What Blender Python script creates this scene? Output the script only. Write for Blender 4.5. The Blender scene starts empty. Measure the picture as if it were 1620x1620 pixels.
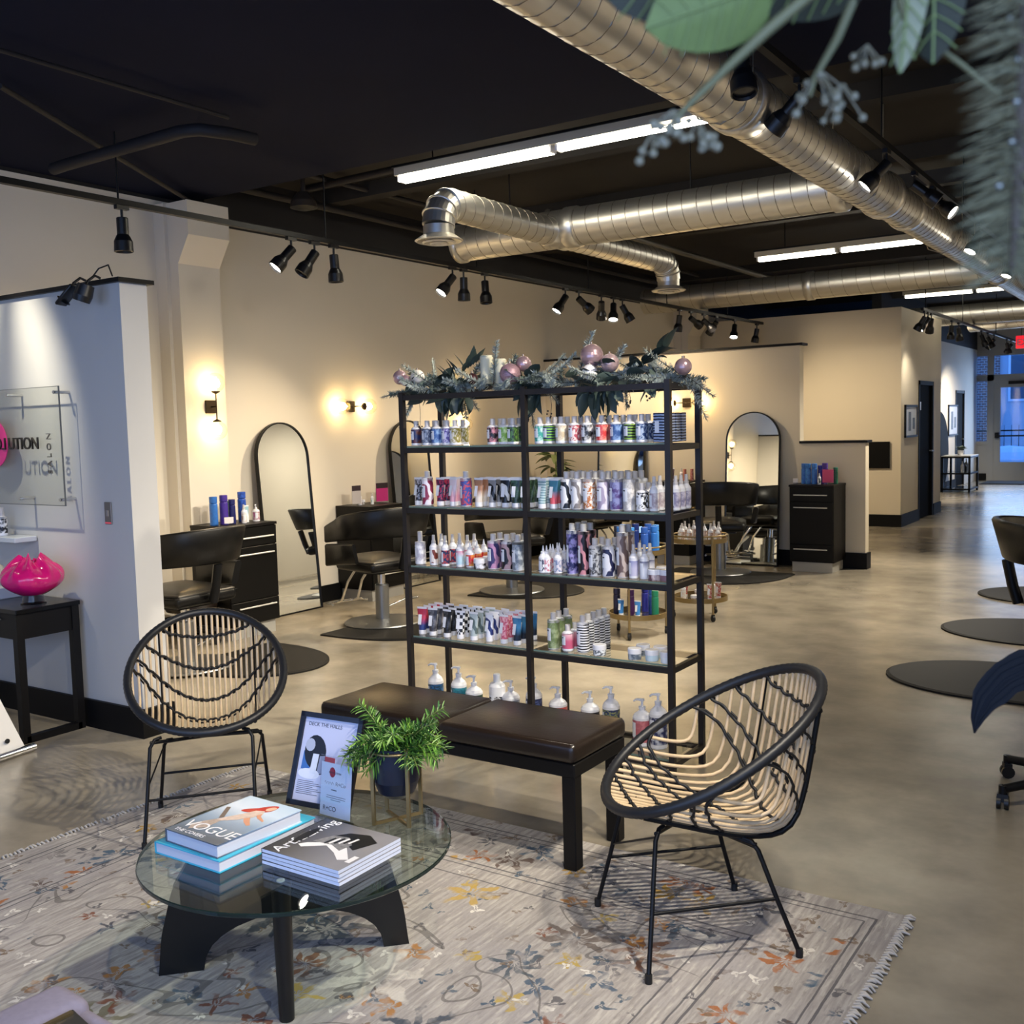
import bpy, bmesh, math, random
from mathutils import Vector, Matrix

rnd = random.Random(11)
PI = math.pi
scene = bpy.context.scene
COL = scene.collection
R = math.radians

# ---------------------------------------------------------------- camera
CAM_H = 1.55
def make_camera():
    yaw, pitch, roll = R(33.827), R(4.765), R(-1.511)
    F = Vector((-math.sin(yaw)*math.cos(pitch), math.cos(yaw)*math.cos(pitch), -math.sin(pitch)))
    Rt = Vector((math.cos(yaw), math.sin(yaw), 0))
    U = Rt.cross(F)
    c, s = math.cos(roll), math.sin(roll)
    R2 = Rt*c + U*s
    U2 = U*c - Rt*s
    cam = bpy.data.cameras.new('camera')
    cam.sensor_width = 36.0
    cam.lens = 36.0*1640/1620
    cam.clip_start = 0.02
    cam.clip_end = 200
    cam.dof.use_dof = True
    cam.dof.focus_distance = 4.2
    cam.dof.aperture_fstop = 11.0
    o = bpy.data.objects.new('camera', cam)
    m = Matrix((R2, U2, -F)).transposed().to_4x4()
    m.translation = Vector((0, 0, CAM_H))
    o.matrix_world = m
    COL.objects.link(o)
    scene.camera = o
make_camera()

# ---------------------------------------------------------------- world, exposure, large lights
w = bpy.data.worlds.new('world')
scene.world = w
w.use_nodes = True
w.node_tree.nodes['Background'].inputs[0].default_value = (0.09, 0.27, 0.80, 1)
w.node_tree.nodes['Background'].inputs[1].default_value = 1.9
vs = scene.view_settings
vs.view_transform = 'Standard'
vs.look = 'None'
vs.gamma = 1.0
vs.use_curve_mapping = False
vs.exposure = 0.5

def aim_matrix(loc, target):
    d = (Vector(target)-Vector(loc)).normalized()
    q = d.to_track_quat('-Z', 'Y')
    m = q.to_matrix().to_4x4()
    m.translation = Vector(loc)
    return m
def area_light(name, loc, target, sx, sy, power, col):
    l = bpy.data.lights.new(name, 'AREA')
    l.shape = 'RECTANGLE'; l.size = sx; l.size_y = sy
    l.energy = power; l.color = col
    o = bpy.data.objects.new(name, l); COL.objects.link(o)
    o.matrix_world = aim_matrix(loc, target)
    return o
# daylight coming through the shop front behind the camera
DAY = (0.72, 0.84, 1.0)
area_light('daylight_front_window', (-2.2, -2.15, 1.75), (-2.2, 2.0, 1.1), 4.4, 2.3, 26, DAY)
# and through the window in the side wall, behind the camera on the right
area_light('daylight_side_window', (.58, -.75, 1.65), (-3.0, 1.6, .5), 2.6, 2.1, 30, DAY)
# daylight through the glazed door at the far end
area_light('daylight_far_door', (-2.9, 25.7, 1.5), (-2.9, 18.0, 0.9), 2.6, 2.2, 34, (0.48, 0.68, 1.0))

def spot_data(name, power, col, size=62, blend=0.55, soft=0.035):
    l = bpy.data.lights.new(name, 'SPOT')
    l.energy = power; l.color = col; l.spot_size = R(size); l.spot_blend = blend
    l.shadow_soft_size = soft
    return l
WARM = (1.0, 0.80, 0.54)
NEUT = (1.0, 0.90, 0.74)

# ---------------------------------------------------------------- helpers
def lin(h):
    h = h.lstrip('#')
    out = []
    for i in (0, 2, 4):
        c = int(h[i:i+2], 16)/255
        out.append(c/12.92 if c <= 0.04045 else ((c+0.055)/1.055)**2.4)
    return tuple(out)+(1.0,)
MATS = {}
def new_mat(name):
    m = bpy.data.materials.new(name); m.use_nodes = True
    return m, m.node_tree, m.node_tree.nodes['Principled BSDF']
def mat(name, col, rough=0.5, metal=0.0, spec=0.5, noise=None, emit=None, es=0.0, bump=None, sheen=0, coat=0):
    if name in MATS: return MATS[name]
    m, nt, b = new_mat(name)
    c = lin(col) if isinstance(col, str) else tuple(col)+(1.0,)*(4-len(col))
    b.inputs['Base Color'].default_value = c
    b.inputs['Roughness'].default_value = rough
    b.inputs['Metallic'].default_value = metal
    b.inputs['Specular IOR Level'].default_value = spec
    if coat: b.inputs['Coat Weight'].default_value = coat
    if emit:
        b.inputs['Emission Color'].default_value = lin(emit) if isinstance(emit, str) else tuple(emit)+(1.0,)
        b.inputs['Emission Strength'].default_value = es
    if noise or bump:
        tc = nt.nodes.new('ShaderNodeTexCoord')
    if noise:
        sc, amt = noise
        n = nt.nodes.new('ShaderNodeTexNoise'); n.inputs['Scale'].default_value = sc; n.inputs['Detail'].default_value = 4
        nt.links.new(tc.outputs['Object'], n.inputs['Vector'])
        mr = nt.nodes.new('ShaderNodeMapRange')
        mr.inputs['To Min'].default_value = 1-amt; mr.inputs['To Max'].default_value = 1+amt
        nt.links.new(n.outputs['Fac'], mr.inputs['Value'])
        mx = nt.nodes.new('ShaderNodeMix'); mx.data_type = 'RGBA'; mx.blend_type = 'MULTIPLY'
        mx.inputs[0].default_value = 1; mx.inputs[6].default_value = c
        nt.links.new(mr.outputs[0], mx.inputs[7])
        nt.links.new(mx.outputs[2], b.inputs['Base Color'])
    if bump:
        sc, st = bump
        n = nt.nodes.new('ShaderNodeTexNoise'); n.inputs['Scale'].default_value = sc; n.inputs['Detail'].default_value = 3
        nt.links.new(tc.outputs['Object'], n.inputs['Vector'])
        bp = nt.nodes.new('ShaderNodeBump'); bp.inputs['Strength'].default_value = st; bp.inputs['Distance'].default_value = 0.01
        nt.links.new(n.outputs['Fac'], bp.inputs['Height'])
        nt.links.new(bp.outputs[0], b.inputs['Normal'])
    MATS[name] = m
    return m
def thin_glass(name, tint, refl=0.08, rough=0.0):
    """thin clear sheet: light passes straight through, Fresnel-weighted gloss"""
    if name in MATS: return MATS[name]
    m = bpy.data.materials.new(name); m.use_nodes = True
    nt = m.node_tree; nt.nodes.clear()
    out = nt.nodes.new('ShaderNodeOutputMaterial')
    tr = nt.nodes.new('ShaderNodeBsdfTransparent'); tr.inputs[0].default_value = tint
    gl = nt.nodes.new('ShaderNodeBsdfGlossy'); gl.inputs['Roughness'].default_value = rough
    lw = nt.nodes.new('ShaderNodeLayerWeight'); lw.inputs[0].default_value = .5
    pw = nt.nodes.new('ShaderNodeMath'); pw.operation = 'POWER'; pw.inputs[1].default_value = 4.0
    nt.links.new(lw.outputs['Facing'], pw.inputs[0])
    fr = nt.nodes.new('ShaderNodeMath'); fr.operation = 'MULTIPLY_ADD'; fr.inputs[1].default_value = .9; fr.inputs[2].default_value = refl*.5
    nt.links.new(pw.outputs[0], fr.inputs[0])
    mx = nt.nodes.new('ShaderNodeMixShader')
    nt.links.new(fr.outputs[0], mx.inputs[0])
    nt.links.new(tr.outputs[0], mx.inputs[1]); nt.links.new(gl.outputs[0], mx.inputs[2])
    nt.links.new(mx.outputs[0], out.inputs[0])
    MATS[name] = m
    return m
def emissive(name, col, strength):
    if name in MATS: return MATS[name]
    m = bpy.data.materials.new(name); m.use_nodes = True
    nt = m.node_tree; nt.nodes.clear()
    out = nt.nodes.new('ShaderNodeOutputMaterial'); e = nt.nodes.new('ShaderNodeEmission')
    e.inputs[0].default_value = lin(col) if isinstance(col, str) else tuple(col)+(1.0,)
    e.inputs[1].default_value = strength
    nt.links.new(e.outputs[0], out.inputs[0])
    MATS[name] = m
    return m
def print_mat(c1, c2, kind):
    """printed wrap of a hair product: two colours mixed by a procedural pattern"""
    key = 'print_%s_%s_%s' % (c1.strip('#'), c2.strip('#'), kind)
    if key in MATS: return MATS[key]
    m, nt, b = new_mat(key)
    b.inputs['Roughness'].default_value = 0.35
    tc = nt.nodes.new('ShaderNodeTexCoord')
    ramp = nt.nodes.new('ShaderNodeValToRGB')
    ramp.color_ramp.elements[0].color = lin(c1); ramp.color_ramp.elements[1].color = lin(c2)
    e0, e1 = 0.45, 0.6
    if kind == 'v':
        t = nt.nodes.new('ShaderNodeTexNoise'); t.inputs['Scale'].default_value = 24; t.inputs['Detail'].default_value = 5; t.inputs['Distortion'].default_value = 3.0; o = t.outputs['Fac']; e0, e1 = .46, .54
    elif kind == 's':
        t = nt.nodes.new('ShaderNodeTexWave'); t.bands_direction = 'Z'; t.inputs['Scale'].default_value = 26; t.inputs['Distortion'].default_value = 2; o = t.outputs['Fac']
    elif kind == 'w':
        t = nt.nodes.new('ShaderNodeTexWave'); t.bands_direction = 'DIAGONAL'; t.inputs['Scale'].default_value = 5; t.inputs['Distortion'].default_value = 14; t.inputs['Detail'].default_value = 2.5; t.inputs['Detail Scale'].default_value = 1.5; o = t.outputs['Fac']
    elif kind == 'c':
        t = nt.nodes.new('ShaderNodeTexChecker'); t.inputs['Scale'].default_value = 60; o = t.outputs['Fac']
    elif kind == 'g':
        t = nt.nodes.new('ShaderNodeSeparateXYZ'); o = None
    else:
        t = nt.nodes.new('ShaderNodeTexNoise'); t.inputs['Scale'].default_value = 38; t.inputs['Detail'].default_value = 3; o = t.outputs['Fac']
    nt.links.new(tc.outputs['Object'], t.inputs[0])
    if kind == 'g':
        mr = nt.nodes.new('ShaderNodeMapRange'); mr.inputs['From Min'].default_value = 0.02; mr.inputs['From Max'].default_value = 0.11
        nt.links.new(t.outputs[2], mr.inputs[0]); o = mr.outputs[0]; e0, e1 = .3, .7
    ramp.color_ramp.elements[0].position = e0; ramp.color_ramp.elements[1].position = e1
    nt.links.new(o, ramp.inputs[0]); nt.links.new(ramp.outputs[0], b.inputs['Base Color'])
    MATS[key] = m
    return m

class MB:
    def __init__(s): s.v = []; s.f = []; s.mi = []; s.sm = []
    def add(s, vs, fs, mi=0, sm=False, M=None):
        n = len(s.v)
        s.v += [tuple(M @ Vector(p)) if M else tuple(p) for p in vs]
        s.f += [tuple(i+n for i in f) for f in fs]
        s.mi += [mi]*len(fs); s.sm += [sm]*len(fs)
        return s
    def box(s, c, d, mi=0, M=None):
        x, y, z = c; a, b, e = d[0]/2, d[1]/2, d[2]/2
        vs = [(x+i*a, y+j*b, z+k*e) for i in (-1, 1) for j in (-1, 1) for k in (-1, 1)]
        return s.add(vs, [(0,1,3,2),(4,6,7,5),(0,4,5,1),(2,3,7,6),(0,2,6,4),(1,5,7,3)], mi, False, M)
    def b2(s, lo, hi, mi=0, M=None):
        return s.box([(lo[i]+hi[i])/2 for i in range(3)], [hi[i]-lo[i] for i in range(3)], mi, M)
    def rbox(s, c, d, r, seg=2, mi=0, M=None, sm=True, puff=0):
        bm = bmesh.new(); bmesh.ops.create_cube(bm, size=1)
        for v in bm.verts: v.co = Vector((v.co.x*d[0], v.co.y*d[1], v.co.z*d[2]))
        bmesh.ops.bevel(bm, geom=list(bm.edges), offset=r, segments=seg, profile=.5, affect='EDGES')
        vs = [v.co+Vector(c) for v in bm.verts]; bm.verts.index_update()
        fs = [tuple(v.index for v in f.verts) for f in bm.faces]
        bm.free()
        return s.add(vs, fs, mi, sm, M)
    def tube(s, pts, r, n=8, closed=False, cap=True, mi=0, sm=True, M=None):
        pts = [Vector(p) for p in pts]; k = len(pts)
        rs = r if isinstance(r, (list, tuple)) else [r]*k
        T = []
        for i in range(k):
            a = pts[i-1] if (i or closed) else pts[0]
            b = pts[(i+1) % k] if (i < k-1 or closed) else pts[-1]
            d = (b-a); T.append(d.normalized() if d.length > 1e-9 else Vector((0,0,1)))
        up = Vector((0,0,1)) if abs(T[0].z) < .9 else Vector((1,0,0))
        N = (up-T[0]*up.dot(T[0])).normalized()
        vs = []
        for i in range(k):
            N = N-T[i]*N.dot(T[i])
            N = N.normalized() if N.length > 1e-6 else T[i].orthogonal().normalized()
            B = T[i].cross(N)
            for j in range(n):
                a = 2*PI*j/n
                vs.append(pts[i]+(N*math.cos(a)+B*math.sin(a))*rs[i])
        fs = []
        for i in range(k if closed else k-1):
            for j in range(n):
                a = i*n+j; b = i*n+(j+1) % n; c = ((i+1) % k)*n+(j+1) % n; d = ((i+1) % k)*n+j
                fs.append((a, b, c, d))
        s.add(vs, fs, mi, sm, M)
        if cap and not closed:
            s.add(vs[:n], [tuple(range(n-1, -1, -1))], mi, False, M)
            s.add(vs[-n:], [tuple(range(n))], mi, False, M)
        return s
    def cyl(s, p0, p1, r, n=16, r2=None, mi=0, M=None):
        return s.tube([p0, p1], [r, r if r2 is None else r2], n, mi=mi, M=M)
    def lathe(s, prof, n=20, c=(0,0,0), mi=0, sm=True, M=None, cap=True, mis=None):
        vs = [(c[0]+r*math.cos(2*PI*j/n), c[1]+r*math.sin(2*PI*j/n), c[2]+z) for r, z in prof for j in range(n)]
        for i in range(len(prof)-1):
            fs = [(i*n+j, i*n+(j+1) % n, (i+1)*n+(j+1) % n, (i+1)*n+j) for j in range(n)]
            base = vs[i*n:(i+2)*n]
            s.add(base, [(j, (j+1) % n, n+(j+1) % n, n+j) for j in range(n)], mis[i] if mis else mi, sm, M)
        if cap:
            if prof[0][0] > 1e-5: s.add(vs[:n], [tuple(range(n-1, -1, -1))], mis[0] if mis else mi, False, M)
            if prof[-1][0] > 1e-5: s.add(vs[-n:], [tuple(range(n))], mis[-1] if mis else mi, False, M)
        return s
    def prism(s, poly, z0, z1, mi=0, M=None, sm=False):
        n = len(poly)
        vs = [(x, y, z0) for x, y in poly]+[(x, y, z1) for x, y in poly]
        fs = [tuple(range(n-1, -1, -1)), tuple(range(n, 2*n))]
        s.add(vs, fs, mi, False, M)
        return s.add(vs, [(i, (i+1) % n, n+(i+1) % n, n+i) for i in range(n)], mi, sm, M)
    def sphere(s, c, r, n=20, m=12, mi=0, M=None, sz=1):
        prof = [(r*math.sin(PI*i/m), -r*sz*math.cos(PI*i/m)) for i in range(m+1)]
        prof[0] = (1e-6, prof[0][1]); prof[-1] = (1e-6, prof[-1][1])
        return s.lathe(prof, n, c, mi, True, M, cap=False)
    def grid(s, pts, nu, nv, mi=0, sm=True, M=None):
        fs = [(i*nv+j, i*nv+j+1, (i+1)*nv+j+1, (i+1)*nv+j) for i in range(nu-1) for j in range(nv-1)]
        return s.add(pts, fs, mi, sm, M)
    def mesh(s, name, mats):
        me = bpy.data.meshes.new(name)
        me.from_pydata(s.v, [], s.f)
        for m in (mats if isinstance(mats, (list, tuple)) else [mats]): me.materials.append(m)
        me.polygons.foreach_set('material_index', s.mi)
        me.polygons.foreach_set('use_smooth', s.sm)
        me.update()
        return me
    def build(s, name, mats, parent=None, loc=(0,0,0), rz=0, M=None):
        return put(name, s.mesh(name, mats), parent, loc, rz, M)
def put(name, me, parent=None, loc=(0,0,0), rz=0, M=None):
    o = bpy.data.objects.new(name, me); COL.objects.link(o)
    if M is not None: o.matrix_local = M
    else: o.location = loc; o.rotation_euler = (0, 0, rz)
    if parent: o.parent = parent
    return o
def tag(o, label=None, cat=None, group=None, kind=None):
    if label: o['label'] = label
    if cat: o['category'] = cat
    if group: o['group'] = group
    if kind: o['kind'] = kind
    return o
def thing(name, label, cat, loc=(0,0,0), rz=0, group=None, M=None):
    o = bpy.data.objects.new(name, None); o.empty_display_size = .1; COL.objects.link(o)
    if M is not None: o.matrix_world = M
    else: o.location = loc; o.rotation_euler = (0, 0, rz)
    return tag(o, label, cat, group)
def struct(o): o['kind'] = 'structure'; return o
def copy_tree(o, parent=None):
    kids = list(o.children)
    c = o.copy(); COL.objects.link(c); c.parent = parent
    for k in kids: copy_tree(k, c)
    return c
def ordinal(i): return ['first','second','third','fourth','fifth','sixth','seventh','eighth','ninth','tenth','eleventh','twelfth','thirteenth','fourteenth','fifteenth','sixteenth','seventeenth','eighteenth','nineteenth','twentieth','twenty-first'][i]

# flat lettering, turned into meshes while the scene is still empty
def text_mesh(txt, size, ext=0.0015):
    cu = bpy.data.curves.new('lettering', 'FONT'); cu.body = txt; cu.size = size; cu.extrude = ext
    cu.align_x = 'LEFT'
    o = bpy.data.objects.new('lettering', cu); COL.objects.link(o)
    dg = bpy.context.evaluated_depsgraph_get()
    me = bpy.data.meshes.new_from_object(o.evaluated_get(dg))
    bpy.data.objects.remove(o); bpy.data.curves.remove(cu)
    me.name = 'lettering'
    return me
TXT = {k: text_mesh(t, s, e) for k, (t, s, e) in dict(
    ution=('UTION', .092, .004), ell=('L', .092, .004), oh=('O', .092, .004), salon=('S A L O N', .05, .003),
    art=('Artful', .052, .0002), liv=('Living', .052, .0002), covers=('THE COVERS', .021, .0002), vogue=('VOGUE', .062, .0002),
    deck=('DECK THE HALLS', .016, .0003), rco=('R+Co', .017, .0003), rcos=('R+CO', .020, .0003),
    evol=('REVOLUTION', .008, .0003), exit=('EXIT', .15, .004), logo=('R+Co', .007, .00015), word=('PLAY', .024, .0002)).items()}
def letters(key, m, parent, M, name='lettering'):
    me = TXT[key].copy(); me.materials.clear(); me.materials.append(m)
    return put(name, me, parent, M=M)
def frame_matrix(origin, xdir, ydir):
    x = Vector(xdir).normalized(); y = Vector(ydir).normalized(); z = x.cross(y)
    m = Matrix((x, y, z)).transposed().to_4x4(); m.translation = Vector(origin)
    return m

# ---------------------------------------------------------------- common materials
WALL = mat('wall_paint', (0.72, 0.66, 0.56), .62, noise=(1.3, .03))
WALLB = mat('wall_paint_beige', (0.68, 0.60, 0.46), .62, noise=(1.1, .03))
BLACKP = mat('black_paint', '#141318', .6, noise=(2.0, .25))
CEIL = mat('ceiling_black', (0.026, 0.024, 0.023), .85, spec=.15, noise=(1.5, .3))
SOFF = mat('soffit_navy_black', (0.006, 0.008, 0.022), .9, spec=.12, noise=(1.2, .25))
BASEB = mat('baseboard_black', '#08080a', .55, spec=.2)
BLKMETAL = mat('black_metal', '#0e0f12', .45, .2, spec=.3)
BLKWOOD = mat('black_wood', '#0c0b0c', .45, spec=.25, noise=(6, .2))
BLKGLOSS = mat('black_gloss', '#080809', .22, spec=.35)
BLKMATT = mat('black_matt', '#060607', .7, spec=.15)
LEATHER = mat('black_vinyl', '#09090a', .36, spec=.32, bump=(60, .06))
LEATHER_BROWN = mat('dark_brown_leather', '#1f1712', .30, noise=(7, .25), bump=(50, .08))
CHROME = mat('chrome', '#d4d4d4', .12, 1.0)
STEEL = mat('brushed_steel', '#8f9090', .35, .9)
GALV = mat('galvanised_steel', (0.64, 0.62, 0.57), .38, .92, noise=(3.0, .12))
GOLD = mat('champagne_gold', '#9b875f', .35, .85)
BRONZE = mat('dark_bronze', '#4a3d2c', .4, .8)
WHITEPL = mat('white_plastic', '#e9e9ee', .35)
CLEARPL = mat('frosted_cap', '#c9c4c2', .3)
LABELW = mat('label_paper', '#eef0f6', .5)
INK = mat('label_ink', '#4a4c58', .5)
MIRROR = mat('mirror_silver', (0.88, 0.90, 0.87), .015, 1.0)
RATTAN = mat('rattan_cane', '#cdb592', .45, noise=(20, .25))
CORD = mat('black_cord', '#0f1013', .6)
# ================================================================ THE SETTING
def concrete():
    m, nt, b = new_mat('polished_concrete')
    tc = nt.nodes.new('ShaderNodeTexCoord')
    def noise(sc, det, dist=0):
        n = nt.nodes.new('ShaderNodeTexNoise'); n.inputs['Scale'].default_value = sc; n.inputs['Detail'].default_value = det
        n.inputs['Distortion'].default_value = dist
        nt.links.new(tc.outputs['Object'], n.inputs['Vector']); return n
    big, mid, fine = noise(.5, 3), noise(3.2, 5), noise(30, 3)
    r1 = nt.nodes.new('ShaderNodeMix'); r1.data_type = 'RGBA'
    r1.inputs[6].default_value = (0.185, 0.160, 0.122, 1); r1.inputs[7].default_value = (0.450, 0.392, 0.298, 1)
    sm = nt.nodes.new('ShaderNodeMapRange'); sm.interpolation_type = 'SMOOTHSTEP'
    sm.inputs['From Min'].default_value = .30; sm.inputs['From Max'].default_value = .70
    ad = nt.nodes.new('ShaderNodeMath'); ad.operation = 'MULTIPLY_ADD'; ad.inputs[1].default_value = .4
    nt.links.new(mid.outputs['Fac'], ad.inputs[0])
    a2 = nt.nodes.new('ShaderNodeMath'); a2.operation = 'MULTIPLY'; a2.inputs[1].default_value = .6
    nt.links.new(big.outputs['Fac'], a2.inputs[0]); nt.links.new(a2.outputs[0], ad.inputs[2])
    nt.links.new(ad.outputs[0], sm.inputs[0]); nt.links.new(sm.outputs[0], r1.inputs[0])
    mr0 = nt.nodes.new('ShaderNodeMapRange'); mr0.inputs['To Min'].default_value = .93; mr0.inputs['To Max'].default_value = 1.07
    nt.links.new(fine.outputs['Fac'], mr0.inputs[0])
    mm = nt.nodes.new('ShaderNodeMix'); mm.data_type = 'RGBA'; mm.blend_type = 'MULTIPLY'; mm.inputs[0].default_value = 1
    nt.links.new(r1.outputs[2], mm.inputs[6]); nt.links.new(mr0.outputs[0], mm.inputs[7])
    nt.links.new(mm.outputs[2], b.inputs['Base Color'])
    mr = nt.nodes.new('ShaderNodeMapRange'); mr.inputs['To Min'].default_value = .17; mr.inputs['To Max'].default_value = .30
    nt.links.new(big.outputs['Fac'], mr.inputs[0]); nt.links.new(mr.outputs[0], b.inputs['Roughness'])
    bp = nt.nodes.new('ShaderNodeBump'); bp.inputs['Strength'].default_value = .10; bp.inputs['Distance'].default_value = .0015
    nt.links.new(fine.outputs['Fac'], bp.inputs['Height']); nt.links.new(bp.outputs[0], b.inputs['Normal'])
    b.inputs['Specular IOR Level'].default_value = .55
    return m
struct(MB().b2((-7.2, -2.4, -.12), (1.0, 26.0, 0)).build('floor', concrete()))

XW = -6.62           # left wall face
# left wall: painted light up to 3.27 m, black above
struct(MB().b2((XW-.2, -2.4, 0), (XW, 26.0, 3.31)).build('wall_left', WALL))
struct(MB().b2((XW-.2, -2.4, 3.31), (XW-.01, 26.0, 4.2)).b2((XW, 5.62, 3.20), (XW+.012, 26.0, 3.62)).build('wall_left_upper', BLACKP))
struct(MB().b2((0.62, .7, 0), (.82, 26.0, 4.2)).b2((.62, -2.4, 0), (.82, -2.1, 4.2)).b2((.62, -2.1, 0), (.82, .7, .5)).b2((.62, -2.1, 2.8), (.82, .7, 4.2)).build('wall_right', WALL))
# shop front behind the camera: piers, sill and head round the window the daylight comes through
o = struct(MB().b2((-7.0, -2.4, 0), (-4.5, -2.2, 4.2)).b2((.1, -2.4, 0), (.62, -2.2, 4.2)).b2((-4.5, -2.4, 0), (.1, -2.2, .45)).b2((-4.5, -2.4, 3.0), (.1, -2.2, 4.2)).build('wall_front', WALL))
struct(MB().b2((-7.0, 5.48, 3.62), (1.0, 26.2, 3.8)).build('ceiling', CEIL))
struct(MB().b2((-7.0, -2.4, 3.34), (1.0, 5.48, 3.8)).build('ceiling_soffit', SOFF))
# low joists across the rear ceiling
for i, yy in enumerate((6.75, 8.5, 10.2, 13.6, 15.6, 18.2, 21.0)):
    struct(MB().b2((-6.62, yy, 3.50), (.62, yy+.14, 3.62)).build('trim_%d' % (i+1), CEIL))
struct(MB().b2((-6.62, 8.95, 3.38), (.62, 9.06, 3.50)).build('trim_20', BLACKP))

# pilasters on the left wall with a corbelled head
def pilaster(n, y0, y1):
    xf, xb, xu = -6.40, XW, -6.27
    poly = [(xb, 0), (xf, 0), (xf, 2.82), (xu, 3.02), (xu, 3.27), (xb, 3.27)]
    m = MB()
    k = len(poly)
    vs = [(x, y0, z) for x, z in poly]+[(x, y1, z) for x, z in poly]
    m.add(vs, [tuple(range(k)), tuple(range(2*k-1, k-1, -1))]+[(i, k+i, k+(i+1) % k, (i+1) % k) for i in range(k)])
    struct(m.build('wall_pilaster_%d' % n, WALL))
    struct(MB().b2((xb, y0-.03, 0), (-6.50, y1+.06, 3.27)).build('trim_%d' % (30+n), WALL))
    struct(MB().b2((xb, y0-.045, 0), (xf+.015, y1+.075, .145)).build('baseboard_pilaster_%d' % n, BASEB))
pilaster(1, 5.17, 5.56)
pilaster(3, 14.35, 14.80)
for i, (a, b_) in enumerate(((3.43, 5.12), (5.64, 10.66), (10.80, 14.3))):
    struct(MB().b2((XW, a, 0), (XW+.02, b_, .15)).build('baseboard_left_%d' % (i+1), BASEB))

# partition by the entrance
struct(MB().b2((XW, 3.27, 0), (-4.50, 3.43, 2.31)).build('wall_partition_entrance', mat('partition_paint', (0.53, 0.52, 0.50), .6, noise=(1.1, .03))))
struct(MB().b2((XW, 3.245, 2.31), (-4.47, 3.455, 2.332)).build('trim_41', BLKWOOD))
struct(MB().b2((XW, 3.25, 0), (-4.48, 3.45, .15)).build('baseboard_entrance', BASEB))
# partition behind the far stations, tall then low
Y2 = 10.67
struct(MB().b2((XW, Y2, 0), (-3.515, Y2+.12, 2.30)).build('wall_partition_tall', WALLB))
struct(MB().b2((XW, Y2-.03, 2.30), (-3.48, Y2+.15, 2.325)).build('trim_42', BLKWOOD))
struct(MB().b2((-3.515, Y2, 0), (-2.845, Y2+.12, 1.285)).build('wall_partition_low', WALLB))
struct(MB().b2((-3.515, Y2-.03, 1.285), (-2.82, Y2+.15, 1.31)).build('trim_43', BLKWOOD))
struct(MB().b2((XW, Y2-.018, 0), (-2.827, Y2, .165)).b2((-2.845, Y2, 0), (-2.827, Y2+.138, .165)).build('baseboard_partition', BASEB))
# beige room block
struct(MB().b2((XW, 14.92, 0), (-3.502, 15.08, 3.03)).b2((-3.66, 15.08, 0), (-3.502, 15.96, 3.03)).b2((-3.66, 16.94, 0), (-3.502, 17.5, 3.03)).b2((-3.66, 15.96, 2.05), (-3.502, 16.94, 3.03)).b2((-4.42, 17.34, 0), (-3.66, 17.5, 3.03)).build('wall_room_block', WALLB))
struct(MB().b2((XW, 14.90, 0), (-3.485, 14.92, .17)).b2((-3.502, 14.92, 0), (-3.485, 15.93, .17)).b2((-3.502, 16.97, 0), (-3.485, 17.5, .17)).build('baseboard_room_block', BASEB))
def door_leaf(n, x, y0, y1, h):
    d = struct(MB().b2((x-.05, y0, 0.01), (x-.015, y1, h-.06)).build('door_%d' % n, mat('door_black', '#060606', .7, spec=.06)))
    MB().b2((x-.08, y0-.06, 0), (x+.012, y0, h)).b2((x-.08, y1, 0), (x+.012, y1+.06, h)).b2((x-.08, y0-.06, h-.06), (x+.012, y1+.06, h)).build('door_frame', BASEB, d)
    MB().cyl((x-.015, y1-.1, 1.0), (x+.05, y1-.1, 1.0), .012).cyl((x+.045, y1-.1, 1.0), (x+.045, y1-.22, 1.0), .01).build('handle', STEEL, d)
    for zz in (1.78, 1.02, .25):
        MB().b2((x-.015, y0+.0, zz-.05), (x-.005, y0+.03, zz+.05)).build('hinge', STEEL, d)
    return d
d1 = door_leaf(1, -3.502, 16.02, 16.88, 2.05)
MB().b2((-3.517, 16.06, 1.62), (-3.508, 16.16, 1.74)).build('notice', WHITEPL, d1)
# corridor wall beyond and its door
XC = -4.42
struct(MB().b2((XC-.15, 17.5, 0), (XC, 23.55, 3.0)).b2((XC-.15, 24.5, 0), (XC, 26.0, 3.0)).b2((XC-.15, 23.55, 2.05), (XC, 24.5, 3.0)).build('wall_corridor', WALL))
struct(MB().b2((XC-.15, 17.5, 3.0), (XC, 26.0, 3.62)).build('wall_corridor_upper', BLACKP))
struct(MB().b2((XC, 17.5, 0), (XC+.02, 23.5, .17)).build('baseboard_corridor', BASEB))
door_leaf(2, XC, 23.6, 24.45, 2.05)

# shop front at the far end: frames, panes and a glazed door
FR = mat('front_frame_grey', '#a5a6a6', .5)
GLASS = thin_glass('window_glass', (0.93, 0.97, 1.0, 1))
YE = 26.0
struct(MB().b2((-4.6, YE, 2.85), (.8, YE+.2, 3.8)).b2((-1.6, YE, 0), (.8, YE+.2, 2.85)).build('wall_end', mat('end_wall_grey', '#aaa7a2', .6)))
fw = struct(MB().b2((-4.47, YE, 2.28), (-1.6, YE+.1, 2.42)).b2((-4.20, YE, 0), (-4.06, YE+.1, 2.85)).b2((-4.47, YE, .82), (-4.20, YE+.1, .90)).b2((-2.85, YE, 0), (-2.72, YE+.1, 2.85)).build('window_1', FR))
MB().b2((-4.47, YE+.02, 0), (-4.20, YE+.08, .82)).build('panel', FR, fw)
MB().b2((-4.47, YE-.015, 0), (-4.20, YE+.02, .16)).build('kick_plate', BASEB, fw)
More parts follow.
